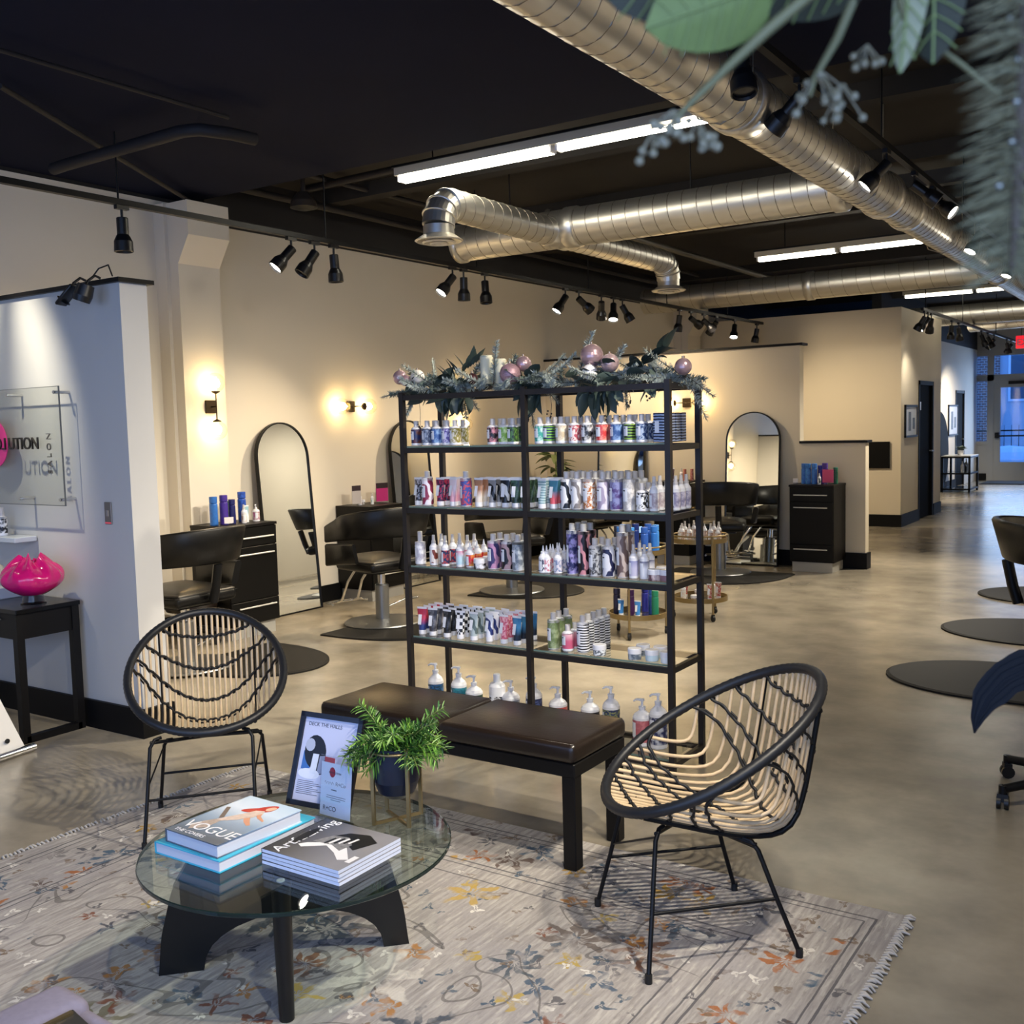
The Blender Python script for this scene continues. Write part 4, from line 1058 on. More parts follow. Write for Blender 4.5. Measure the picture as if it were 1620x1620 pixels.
def rattan_chair(label, loc, yaw, feet, bars_side, tops):
    """local +Y is the front; yaw is the world direction of the front; feet are world points"""
    rz = yaw-PI/2
    t = thing('rattan_chair', label, 'chair', loc, rz, 'rattan bucket chairs')
    inv = Matrix.Translation(Vector(loc)) @ Matrix.Rotation(rz, 4, 'Z'); inv.invert()
    ring = [rim_pt(2*PI*i/96) for i in range(96)]
    rr = [.0205+(.0012 if i % 2 else -.0008) for i in range(96)]
    MB().tube([rim_pt(2*PI*i/192) for i in range(192)], [.0165+(.0009 if i % 2 else -.0008) for i in range(192)], 10, closed=True).build('rim', mat('rim_wrap', '#191b20', .45), t)
    us = [-.955+1.91*i/26 for i in range(27)]
    for i, u in enumerate(us):
        MB().tube([shell_pt(u, .01+.98*j/16) for j in range(17)], .0062, 6).build('cane', RATTAN, t)
    # woven cords: each runs from rim to rim, dipping into the shell at mid span
    for v0, T in ((.09, 36), (.21, 54), (.34, 70), (.47, 84), (.60, 97), (.71, 112), (.82, 127), (.92, 144)):
        pts, base = [], []
        for i in range(131):
            q_ = -1+2*i/130
            u = q_*math.sin(R(T))*.99; k_ = max(0, 1-q_*q_)**.6
            v = v0*k_ if T < 90 else 1-(1-v0)*k_
            p = shell_pt(u, v); q = shell_pt(u, min(1, v+.01)) if v < .985 else shell_pt(u, v)*2-shell_pt(u, v-.01); s_ = shell_pt(min(1, u+.01), v)
            nrm = (q-p).cross(s_-p)
            nrm = nrm.normalized() if nrm.length > 1e-9 else Vector((0, 0, 1))
            ph = (u+.955)/1.91*26*PI
            tn = (q-p).normalized()
            if nrm.dot(Vector((0, .45, .89))) < 0: nrm = -nrm
            base.append(p); pts.append(p+nrm*(.0065+.003*math.cos(ph*2))+tn*.004*math.sin(ph))
        MB().tube(pts, .0055, 5).build('woven_cord', CORD, t)
        MB().tube([2*base[i*2]-pts[i*2] for i in range(66)], .0042, 5).build('woven_cord', CORD, t)
    for s_ in (-1, 1):
        pts = [shell_pt(s_*.60, .0+1.0*j/20)+Vector((0, -.006, -.014)) for j in range(21)]
        MB().tube(pts, .009, 8).build('frame_rod', BLKMETAL, t)
    lf = [inv @ Vector((x, y, loc[2])) for x, y in feet]     # front-left, front-right, back-right, back-left (order round)
    c = sum(lf, Vector())/4
    tops = [Vector(q) for q in tops]
    for f, tp in zip(lf, tops):
        k = c+(tp-c)*.80; k.z = tp.z+.012
        MB().tube([f+Vector((0, 0, .012)), f.lerp(tp, .5), f.lerp(tp, .95), tp.lerp(k, .4)+Vector((0, 0, .004)), k], .0072, 8).build('leg', BLKMETAL, t)
        MB().cyl(f, f+Vector((0, 0, .025)), .0105, 10).build('foot_cap', CORD, t)
    def on(i, h): return lf[i].lerp(tops[i], h/tops[i].z)
    pairs = ((0, 3), (1, 2)) if bars_side else ((0, 1), (3, 2))
    for a, b_ in pairs: MB().tube([on(a, .165), on(b_, .165)], .0052, 8).build('stretcher', BLKMETAL, t)
    oth = ((0, 1), (3, 2)) if bars_side else ((0, 3), (1, 2))
    for a, b_ in oth: MB().tube([on(a, .21), tops[b_]+Vector((0, 0, -.01))], .0032, 6).build('brace', BLKMETAL, t)
    for a, b_ in ((0, 2), (1, 3)):
        MB().tube([tops[a], (tops[a]+tops[b_])/2+Vector((0, 0, .006)), tops[b_]], .007, 6).build('seat_support', BLKMETAL, t)
    return t
rattan_chair('rattan bucket chair facing the viewer on the left of the glass table', (-3.406, 2.790, .008), R(-40.6), ((-3.261, 2.341), (-2.985, 2.64), (-3.273, 2.978), (-3.574, 2.655)), False, ((.215, .285, .368), (-.165, .262, .368), (-.205, .09, .315), (.175, .10, .315)))
rattan_chair('rattan bucket chair seen from the side on the right of the glass table', (-1.234, 2.910, .008), R(223.1), ((-1.585, 2.800), (-1.241, 2.467), (-.934, 2.816), (-1.253, 3.125)), True, ((.12, .25, .362), (-.185, .24, .365), (-.215, -.05, .318), (.13, -.045, .312)))

# ================================================================ GLASS TABLE
TC = (-2.094, 2.0)
tb = thing('coffee_table', 'round glass coffee table on a black arched base', 'table', (TC[0], TC[1], 0))
TGL = thin_glass('table_glass', (0.80, 0.86, 0.82, 1))
gt = MB().lathe([(.428, .400), (1e-4, .400)], 72, cap=False).lathe([(1e-4, .388), (.428, .388)], 72, cap=False)
gt.build('glass_top', TGL, tb)
MB().lathe([(.428, .388), (.4305, .390), (.4305, .398), (.428, .400)], 72, cap=False).build('glass_edge', mat('table_glass_edge', '#1d2a26', .1, coat=.3), tb)
TBM = mat('table_base_black', '#101113', .35, noise=(5, .2))
pa, pb = Vector((-2.47-TC[0], 1.80-TC[1], 0)), Vector((-1.97-TC[0], 2.315-TC[1], 0))
ax = (pb-pa).normalized(); Lb = (pb-pa).length; nx = Vector((-ax.y, ax.x, 0))
outer = [(0, 0), (.012, .12), (.045, .25), (.10, .34), (.16, .386), (Lb-.16, .386), (Lb-.10, .34), (Lb-.045, .25), (Lb-.012, .12), (Lb, 0)]
inner = [(Lb-.075, 0)]+[(Lb/2+.025+(Lb/2-.10)*math.cos(a), .155*math.sin(a)**.8) for a in [PI*i/14 for i in range(1, 14)]]+[(.125, 0)]
def arch_mesh():
    mb = MB()
    top = outer; 
    # strip between outer and inner outlines resampled to equal counts
    def res(pl, n):
        d = [0]
        for i in range(1, len(pl)): d.append(d[-1]+math.dist(pl[i], pl[i-1]))
        out = []
        for k in range(n):
            q = d[-1]*k/(n-1); i = max(j for j in range(len(d)) if d[j] <= q+1e-9); i = min(i, len(pl)-2)
            f = (q-d[i])/(d[i+1]-d[i]); out.append((pl[i][0]+(pl[i+1][0]-pl[i][0])*f, pl[i][1]+(pl[i+1][1]-pl[i][1])*f))
        return out
    n = 40
    O = res(outer, n); I = list(reversed(res(inner, n)))
    def P(q, s): 
        v = pa+ax*q[0]+nx*(s*.026); return (v.x, v.y, max(.009, q[1]))
    for s in (-1, 1):
        vs = [P(q, s) for q in O]+[P(q, s) for q in I]
        mb.add(vs, [(i, i+1, n+i+1, n+i) for i in range(n-1)])
    for pl in (O, I):
        vs = [P(q, -1) for q in pl]+[P(q, 1) for q in pl]
        mb.add(vs, [(i, i+1, n+i+1, n+i) for i in range(n-1)], 0, True)
    for k in (0, n-1):
        mb.add([P(O[k], -1), P(I[k], -1), P(I[k], 1), P(O[k], 1)], [(0, 1, 2, 3)])
    return mb
arch_mesh().build('arched_base', TBM, tb)
lg = Vector((-1.975-TC[0], 1.82-TC[1], 0))
MB().tube([lg+Vector((0, 0, .009)), lg+Vector((0, 0, .2)), lg+Vector((0, 0, .384))], [.020, .024, .026], 16).build('leg', TBM, tb)
mid = (pa+pb)/2
MB().tube([lg+Vector((0, 0, .35)), Vector((mid.x, mid.y, .35))], .022, 8).build('cross_rail', TBM, tb)
for p in (lg, pa+ax*.2, pb-ax*.2): MB().cyl((p.x, p.y, .3845), (p.x, p.y, .388), .011, 12).build('glass_pad', WHITEPL, tb)

# ---- books
def book(label, cat, x0, x1, y0, y1, z0, z1, cover, pages, rot=0, name='book', hard=True):
    t = thing(name, label, cat, ((x0+x1)/2, (y0+y1)/2, z0), rot)
    a, b_, h = (x1-x0)/2, (y1-y0)/2, z1-z0
    ct = .003 if hard else .0007
    MB().b2((-a+.003*hard, -b_+.003*hard, ct), (a-.003*hard, b_-.003*hard, h-ct)).build('pages', pages, t)
    MB().b2((-a, -b_, h-ct), (a, b_, h)).build('front_cover', cover, t)
    MB().b2((-a, -b_, 0), (a, b_, ct)).build('back_cover', cover, t)
    MB().b2((-a-.001, -b_, 0), (-a+.002, b_, h)).build('spine', cover, t)
    return t
PAGES = mat('book_pages', '#c9cbd6', .7)
TEAL = mat('cover_turquoise', '#3fb2cf', .4)
book('turquoise hardcover book lying under the fashion photo book', 'book', -2.385, -2.122, 1.745, 2.100, .4, .433, TEAL, PAGES)
def cover_gradient():
    m, nt, b = new_mat('cover_fashion')
    tc = nt.nodes.new('ShaderNodeTexCoord'); sp = nt.nodes.new('ShaderNodeSeparateXYZ'); nt.links.new(tc.outputs['Object'], sp.inputs[0])
    mr = nt.nodes.new('ShaderNodeMapRange'); mr.inputs['From Min'].default_value = -.14; mr.inputs['From Max'].default_value = .14; nt.links.new(sp.outputs[1], mr.inputs[0])
    rp = nt.nodes.new('ShaderNodeValToRGB'); e = rp.color_ramp.elements
    e[0].color = lin('#55606e'); e[1].color = lin('#b9cfe4'); e[0].position = .05
    x = e.new(.45); x.color = lin('#8ba2bc'); x = e.new(.75); x.color = lin('#c8d8ea')
    nt.links.new(mr.outputs[0], rp.inputs[0]); nt.links.new(rp.outputs[0], b.inputs['Base Color']); b.inputs['Roughness'].default_value = .25
    return m
vb = book('grey-blue fashion photo book with a red haired woman on the cover', 'book', -2.352, -2.132, 1.757, 2.055, .433, .470, cover_gradient(), PAGES, R(-2))
def flat(parent, poly, z, m, name='cover_print'):
    n = len(poly)
    return MB().add([(x, y, z) for x, y in poly], [tuple(range(n))]).build(name, m, parent)
def blob(cx, cy, rx, ry, n=16, rot=0, f=0):
    out = []
    for i in range(n):
        a = 2*PI*i/n; k = 1+f*math.sin(3*a)
        x, y = rx*k*math.cos(a), ry*k*math.sin(a)
        out.append((cx+x*math.cos(rot)-y*math.sin(rot), cy+x*math.sin(rot)+y*math.cos(rot)))
    return out
zt = .0373
HAIR = mat('print_red_hair', '#b8352a', .4, noise=(70, .3))
flat(vb, blob(.022, .098, .034, .022, 18, .9, .1), zt, HAIR)
flat(vb, blob(-.006, .074, .036, .015, 18, .7, .1), zt+.00005, HAIR)
flat(vb, blob(.034, .104, .0125, .017, 14, -.3), zt+.0003, mat('print_skin', '#e3b49b', .4))
flat(vb, [(.004, .074), (.03, .085), (.045, .062), (.035, .03), (.012, -.002), (-.022, -.03), (-.045, -.03), (-.03, .0), (-.012, .035)], zt+.0002, mat('print_dress', '#cdb8ab', .5, noise=(60, .4)))
flat(vb, [(.04, .066), (.052, .05), (.085, .032), (.088, .024), (.052, .036), (.034, .05)], zt+.0003, mat('print_skin2', '#cf9478', .4))
flat(vb, [(.03, .03), (.05, .012), (.076, -.01), (.07, -.018), (.04, -.002), (.02, .015)], zt+.00032, MATS['print_skin2'])
flat(vb, [(-.022, -.028), (-.046, -.028), (-.078, -.085), (-.055, -.115), (-.018, -.085)], zt+.00025, mat('print_fur', '#a8988e', .5, noise=(80, .5)))
flat(vb, [(-.045, -.02), (-.036, -.008), (-.082, .055), (-.095, .05)], zt+.00022, mat('print_sleeve', '#6f6259', .5))
letters('vogue', WHITEPL, vb, frame_matrix((-.095, -.108, zt+.0006), (1, 0, 0), (0, 1, 0)))
letters('covers', WHITEPL, vb, frame_matrix((-.088, -.138, zt+.0006), (1, 0, 0), (0, 1, 0)))
def mag_cover():
    m, nt, b = new_mat('cover_grey')
    tc = nt.nodes.new('ShaderNodeTexCoord'); sp = nt.nodes.new('ShaderNodeSeparateXYZ'); nt.links.new(tc.outputs['Object'], sp.inputs[0])
    mr = nt.nodes.new('ShaderNodeMapRange'); mr.inputs['From Min'].default_value = -.14; mr.inputs['From Max'].default_value = .1; nt.links.new(sp.outputs[0], mr.inputs[0])
    rp = nt.nodes.new('ShaderNodeValToRGB'); e = rp.color_ramp.elements
    e[0].color = lin('#3b3a3c'); e[1].color = lin('#8e8c90'); e[0].position = .1
    nt.links.new(mr.outputs[0], rp.inputs[0]); nt.links.new(rp.outputs[0], b.inputs['Base Color']); b.inputs['Roughness'].default_value = .25
    return m
MAGP = mat('magazine_pages', '#d6dbec', .6)
MC = mag_cover()
for k in range(4):
    mg = book(['lowest magazine of the stack on the glass table', 'second magazine from the bottom of the stack', 'third magazine from the bottom of the stack', 'top magazine with a black and white cover photo'][k], 'magazine', -2.073, -1.795, 1.848, 2.092, .4+.0105*k, .4+.0105*(k+1)-.0006, MC, MAGP, R((.4, -.5, .6, 0)[k]), 'magazine', False)
zt = .0101
letters('art', WHITEPL, mg, frame_matrix((-.082, -.115, zt+.0004), (0, 1, 0), (-1, 0, 0)))
letters('liv', WHITEPL, mg, frame_matrix((-.082, .002, zt+.0004), (0, 1, 0), (-1, 0, 0)))
BLK = mat('print_black', '#151515', .5); GRY = mat('print_grey', '#a9a7a8', .5); WHT = mat('print_white', '#e6e4e6', .5)
flat(mg, blob(-.098, .005, .014, .055, 18, .05), zt+.0008, BLK)
flat(mg, blob(-.106, .012, .012, .026, 14, .0), zt+.0007, mat('print_dark_grey', '#4a494b', .5))
flat(mg, [(-.075, -.05), (-.055, -.06), (.0, -.02), (.05, -.045), (.09, -.075), (.115, -.06), (.06, -.005), (.0, .005), (-.06, -.03)], zt+.0003, WHT)
flat(mg, [(-.055, -.015), (-.03, .04), (.02, .05), (.06, .015), (.055, -.03), (.01, -.01)], zt+.0004, mat('print_sequins', '#7c7b7d', .5, noise=(90, .9)))
flat(mg, [(-.03, .035), (.0, .075), (.06, .09), (.11, .06), (.085, -.01), (.03, .02)], zt+.0002, BLK)
flat(mg, [(.115, -.075), (.132, -.075), (.132, -.035), (.115, -.035)], zt+.0005, WHT)
for k in range(7):
    flat(mg, [(-.02+k*.012, -.01+k*.006), (-.012+k*.012, -.014+k*.006), (-.006+k*.012, .028+k*.005), (-.014+k*.012, .03+k*.005)], zt+.0006, WHT if k % 2 else BLK)

# ---- framed leaflet, acrylic stand, plant
pf = thing('picture_frame', 'black framed product leaflet standing on the glass table', 'picture frame', M=frame_matrix((-2.338, 2.200, .402), (.985, .17, 0), (0, .334, .943)))
W_, H_ = .231, .284
FRM = mat('frame_navy_black', '#10131f', .3)
for lo, hi in (((0, 0, 0), (.016, H_, .014)), ((W_-.016, 0, 0), (W_, H_, .014)), ((0, 0, 0), (W_, .016, .014)), ((0, H_-.016, 0), (W_, H_, .014))):
    MB().b2(lo, hi).build('frame_bar', FRM, pf)
sheet = MB().b2((.012, .012, .001), (W_-.012, H_-.012, .006)).build('leaflet', mat('leaflet_paper', '#c9cbe2', .4), pf)
MB().b2((.012, .012, -.004), (W_-.012, H_-.012, .001)).build('backing', FRM, pf)
letters('deck', INK, sheet, frame_matrix((.030, H_-.040, .0065), (1, 0, 0), (0, 1, 0)))
for poly, c in (((blob(.072, .165, .040, .052, 18, .2)), '#1b1d26'), (blob(.05, .185, .018, .020, 12), '#b9bccb'), ([(.028, .11), (.060, .11), (.062, .165), (.03, .165)], '#3f6fb2'), ([(.062, .10), (.085, .10), (.088, .16), (.066, .16)], '#dfe1ea'), ([(.088, .10), (.112, .105), (.11, .158), (.092, .155)], '#8e94ad'), (blob(.10, .125, .02, .026, 12), '#2c2d38'), (blob(.06, .098, .04, .016, 16), '#e8e8f0')):
    flat(sheet, poly, .0062+rnd.random()*.0006, mat('leaflet_ink_'+c.strip('#'), c, .5), 'printed_shape')
for k in range(8):
    flat(sheet, [(.024, .075-.0055*k), (.024+.06+.02*((k*37) % 3), .075-.0055*k), (.024+.06+.02*((k*37) % 3), .0765-.0055*k), (.024, .0765-.0055*k)], .0064, INK, 'printed_line')
letters('rco', INK, sheet, frame_matrix((.118, .022, .0065), (1, 0, 0), (0, 1, 0)))
st = thing('acrylic_stand', 'clear acrylic stand with a white price card before the framed leaflet', 'sign', M=frame_matrix((-2.178, 2.170, .402), (1, -.03, 0), (0, .12, .99)))
ACR = thin_glass('acrylic', (.93, .95, .98, 1))
MB().b2((0, 0, 0), (.128, .185, .003)).build('front_sheet', ACR, st)
MB().b2((-.002, 0, .003), (.13, .004, .055)).build('foot', ACR, st)
card = MB().b2((.002, .008, -.0016), (.126, .165, -.0006)).build('card', mat('card_paper', '#dfe4ee', .5), st)
MB().b2((.014, .165, -.0016), (.055, .180, -.0006)).build('red_tab', mat('print_red_tab', '#c8535a', .5), st)
flat(card, blob(.048, .138, .012, .015, 18), -.0004, mat('print_crimson', '#b12a3f', .5), 'logo_dot')
letters('evol', INK, card, frame_matrix((.034, .1345, -.0003), (1, 0, 0), (0, 1, 0)))
letters('rcos', INK, card, frame_matrix((.014, .024, -.0003), (1, 0, 0), (0, 1, 0)))
letters('rco', mat('print_pencil', '#8a8c98', .6), card, frame_matrix((.062, .100, -.0003), (1, 0, 0), (0, 1, 0)))
MB().tube([(.018+.0035*i, .106+.005*math.sin(i*2.2), -.0003) for i in range(12)], .0006, 4).build('handwriting', MATS['print_pencil'], card)
for k, (a, b_, yy) in enumerate(((.045, .068, .085), (.028, .105, .068), (.026, .104, .062), (.045, .085, .056))):
    flat(card, [(a, yy), (b_, yy), (b_, yy+(.0028 if k == 0 else .0016)), (a, yy+(.0028 if k == 0 else .0016))], -.0004, INK, 'printed_line')

pp = thing('potted_plant', 'bushy green plant in a navy pot on a gold stand on the glass table', 'plant', (-1.955, 2.270, .401), R(20))
POT = mat('pot_navy', '#141a2c', .3)
MB().lathe([(1e-4, .068), (.03, .071), (.054, .088), (.068, .125), (.071, .17), (.071, .228), (.067, .228), (.065, .20)], 28, cap=False).build('pot', POT, pp)
MB().lathe([(.066, .216), (1e-4, .219)], 20, cap=False).build('soil', mat('potting_soil', '#2b2019', .9), pp)
for k in range(4):
    a = PI/4+PI/2*k; x, y = .076*math.cos(a), .076*math.sin(a)
    MB().b2((x-.005, y-.005, 0), (x+.005, y+.005, .232)).build('stand_leg', GOLD, pp)
for k in range(2):
    M4 = Matrix.Rotation(PI/4+PI/2*k, 4, 'Z')
    MB().b2((-.076, -.004, 0), (.076, .004, .008), M=M4).build('stand_crossbar', GOLD, pp)
MB().tube([(.075*math.cos(2*PI*i/40), .075*math.sin(2*PI*i/40), .216) for i in range(40)], .004, 6, closed=True).build('stand_ring', GOLD, pp)
PL = [mat('plant_leaf_%d' % i, c, .45, noise=(25, .3)) for i, c in enumerate(('#4e7a2c', '#3d6628', '#6f9a3c', '#2f5424'))]
STEMG = mat('plant_stem', '#6b7a3a', .6)
def leafy_stem(base, tip, n, ll, m, seed):
    r = random.Random(seed); mb = MB()
    base, tip = Vector(base), Vector(tip); L = (tip-base).length
    ctrl = base.lerp(tip, .5)+Vector((0, 0, L*.22))
    P = lambda f: base*(1-f)**2+ctrl*2*f*(1-f)+tip*f*f
    mb.tube([P(i/6) for i in range(7)], .0016, 4, mi=1)
    for i in range(n):
        f = .25+.75*i/n; p = P(f); d0 = (P(min(1, f+.02))-P(f-.02)).normalized()
        a = i*2.4+r.uniform(-.4, .4); s = d0.orthogonal().normalized(); s2 = d0.cross(s)
        out = s*math.cos(a)+s2*math.sin(a)
        d = (out*.9+d0*r.uniform(.35, .8)).normalized(); ln = ll*r.uniform(.75, 1.15)*(.7+.3*math.sin(PI*f))
        wv = d.cross(Vector((0, 0, 1))); wv = (wv.normalized() if wv.length > 1e-6 else s)*(ln*.075)
        e = Vector((0, 0, -ln*.22))
        mb.add([p, p+d*ln*.35+wv, p+d*ln*.75+wv*.7+e*.45, p+d*ln+e, p+d*ln*.75-wv*.7+e*.45, p+d*ln*.35-wv], [(0, 1, 2, 3), (0, 3, 4, 5)])
    return mb, m
sd = 0
for i in range(52):
    a = 2*PI*i/52*3.1; rr_ = .05+.085*rnd.random()
    tip = (rr_*math.cos(a)*1.2, rr_*math.sin(a), .19+.075*rnd.random()+(.02 if rr_ < .09 else -.025))
    mb, m = leafy_stem((rnd.uniform(-.035, .035), rnd.uniform(-.035, .035), .215), tip, 30, .044, PL[i % 4], 100+i)
    mb.build('leafy_stem', [m, STEMG], pp)
for tip in ((-.120, .03, .335), (-.10, .06, .30), (.145, .02, .335), (.13, -.02, .30), (.14, -.04, .20), (-.15, -.03, .19), (.05, .02, .27), (-.02, -.03, .25)):
    sd += 1
    mb, m = leafy_stem((tip[0]*.2, tip[1]*.2, .215), tip, 44, .042, PL[sd % 2 + 1 if sd % 3 else 0], 300+sd)
    mb.build('leafy_stem', [m, STEMG], pp)
# ================================================================ SALON STATIONS
CABM = mat('cabinet_espresso', '#0e0b0a', .45, spec=.25, noise=(9, .2))
CABF = mat('cabinet_front', '#080706', .45, spec=.22, noise=(9, .2))
TOEM = mat('toe_kick_steel', '#b3b1aa', .4, .2)
PULL = mat('handle_satin', '#dcdad4', .3, .3)
def cabinet(label, loc, rz, w=.48, h=.86, d=.42):
    """front faces local -Y, back at +Y"""
    t = thing('station_cabinet', label, 'cabinet', loc, rz, 'styling station cabinets')
    MB().b2((-w/2, -d/2+.018, .10), (w/2, d/2, h-.02)).build('body', CABM, t)
    MB().b2((-w/2-.004, -d/2-.002, h-.02), (w/2+.004, d/2, h)).build('top', CABM, t)
    MB().b2((-w/2+.02, -d/2+.035, 0), (w/2-.02, d/2-.02, .10)).build('toe_kick', TOEM, t)
    for nm, z0, z1, zh in (('drawer', h-.165, h-.025, h-.10), ('door', .285, h-.172, h-.225), ('drawer', .105, .278, .235)):
        f = MB().rbox((0, -d/2+.009, (z0+z1)/2), (w-.008, .018, z1-z0), .002, 1, sm=False).build(nm, CABF, t)
        MB().cyl((-w*.38, -d/2-.028, zh), (w*.38, -d/2-.028, zh), .006, 8).cyl((-w*.33, -d/2-.028, zh), (-w*.33, -d/2+.005, zh), .004, 6).cyl((w*.33, -d/2-.028, zh), (w*.33, -d/2+.005, zh), .004, 6).build('handle', PULL, f)
    return t
cabinet('dark station cabinet beside the pilaster, with blue bottles on it', (-6.185, 5.39, 0), R(90))
cabinet('dark station cabinet on the left wall between the two arched mirrors', (-6.40, 7.21, 0), R(90))
cabinet('dark station cabinet at the left of the far partition, behind the carts', (-4.79, 10.45, 0), 0, .42, .90)
cabinet('dark station cabinet against the low partition, with blue bottles on it', (-3.265, 10.45, 0), 0, .445, .88)

def arch_mirror(label, base, facing, w=.58, h=1.62, lean=.12, group='arched mirrors'):
    """base centre on the floor; facing = world angle the glass looks towards"""
    t = thing('arched_mirror', label, 'mirror', base, facing-R(-90)-0, group)
    # local: glass looks to -Y, leans back (+Y) towards its head
    k = lean/h
    def P(x, z, y=0): return (x, y+z*k, z)
    r = w/2; n = 24
    out = [(-r, 0), (-r, h-r)]+[(-r*math.cos(PI*i/n), h-r+r*math.sin(PI*i/n)) for i in range(1, n)]+[(r, h-r), (r, 0)]
    pts = [P(x, z) for x, z in out]
    mb = MB(); mb.add(pts, [tuple(range(len(pts)))])
    mb.build('glass', MIRROR, t)
    back = [P(x, z, .018) for x, z in out]
    MB().add(back, [tuple(reversed(range(len(back))))]).build('backing', BLKWOOD, t)
    m2 = MB()
    # frame: a thin deep band following the outline
    o2 = [((x*1.0+(.008 if x > 0 else -.008) if abs(x) > 1e-6 else x), z) for x, z in out]
    N = len(out)
    ring = []
    for i, (x, z) in enumerate(out):
        cx, cz = 0, min(max(z, 0), h-r)
        d = Vector((x-cx, z-cz)); d = d.normalized() if d.length > 1e-6 else Vector((0, 1))
        ring.append((x, z, d))
    def band(da, db, ya, yb):
        vs = [P(x+d.x*da, z+d.y*da, ya) for x, z, d in ring]+[P(x+d.x*db, z+d.y*db, yb) for x, z, d in ring]
        m2.add(vs, [(i, i+1, N+i+1, N+i) for i in range(N-1)])
    band(-.002, .009, -.012, -.012); band(.009, .009, -.012, .022); band(-.002, -.002, .0, -.012); band(.009, -.002, .022, .022)
    m2.b2((-r-.009, -.012, 0), (r+.009, .022, .011))
    m2.build('frame', BLKMETAL, t)
    return t
# facing angle: +X for left wall
def facing_rz(deg): return R(deg)
arch_mirror('arched black framed mirror leaning on the left wall, nearest of the row', (-6.44, 6.27, 0), R(0))
arch_mirror('arched black framed mirror leaning on the left wall behind the display shelf', (-6.44, 7.97, 0), R(0))
arch_mirror('arched black framed mirror at the left of the far partition', (-5.57, 10.50, 0), R(-90))
arch_mirror('arched black framed mirror on the far partition, left of the low wall', (-4.00, 10.50, 0), R(-90))
arch_mirror('arched mirror on the right wall, seen only as a reflection', (.45, 6.5, 0), R(180))
arch_mirror('second arched mirror on the right wall, seen only as a reflection', (.45, 8.2, 0), R(180))

BULB = emissive('bulb_warm', (1.0, .70, .32), 60)
GLOBE = thin_glass('sconce_globe', (1, .97, .90, 1))
def sconce(label, loc, nrm_rz, vertical=True):
    """wall side at local +Y, arm comes out towards -Y"""
    t = thing('wall_sconce', label, 'wall lamp', loc, nrm_rz, 'double globe wall lamps')
    MB().rbox((0, -.01, 0), (.10, .02, .10), .003, 1, sm=False).build('back_plate', BRONZE, t)
    ax_ = Vector((0, 0, 1)) if vertical else Vector((1, 0, 0))
    c = Vector((0, -.075, 0))
    MB().cyl((0, -.02, 0), c, .006, 8).build('arm', BRONZE, t)
    MB().cyl(c-ax_*.105, c+ax_*.105, .005, 8).build('rod', BRONZE, t)
    for s in (-1, 1):
        m = (ax_*s).to_track_quat('Z', 'Y').to_matrix().to_4x4(); m.translation = c+ax_*s*.105
        MB().lathe([(.008, -.008), (.03, .004), (.034, .012), (.012, .010)], 16, cap=False).build('cup', BRONZE, t, M=m)
        MB().cyl((0, 0, .008), (0, 0, .035), .010, 10).build('socket', WHITEPL, t, M=m)
        MB().sphere((0, 0, .07), .034, 14, 8).build('bulb', BULB, t, M=m)
        MB().sphere((0, 0, .078), .074, 24, 14).build('globe', GLOBE, t, M=m)
        l = bpy.data.lights.new('bulb_light', 'POINT'); l.energy = 4.5; l.color = (1, .62, .26); l.shadow_soft_size = .03
        lo = bpy.data.objects.new('bulb_light', l); COL.objects.link(lo); lo.parent = t; lo.matrix_local = m @ Matrix.Translation((0, 0, .07))
sconce('double globe wall lamp on the near pilaster, upright', (-6.40, 5.40, 1.755), R(90))
sconce('double globe wall lamp lying sideways between the arched mirrors', (XW, 7.22, 1.765), R(90), False)
sconce('double globe wall lamp upright behind the display shelf', (XW, 8.93, 1.76), R(90))
sconce('double globe wall lamp lying sideways on the far partition', (-4.78, Y2, 1.75), 0, False)

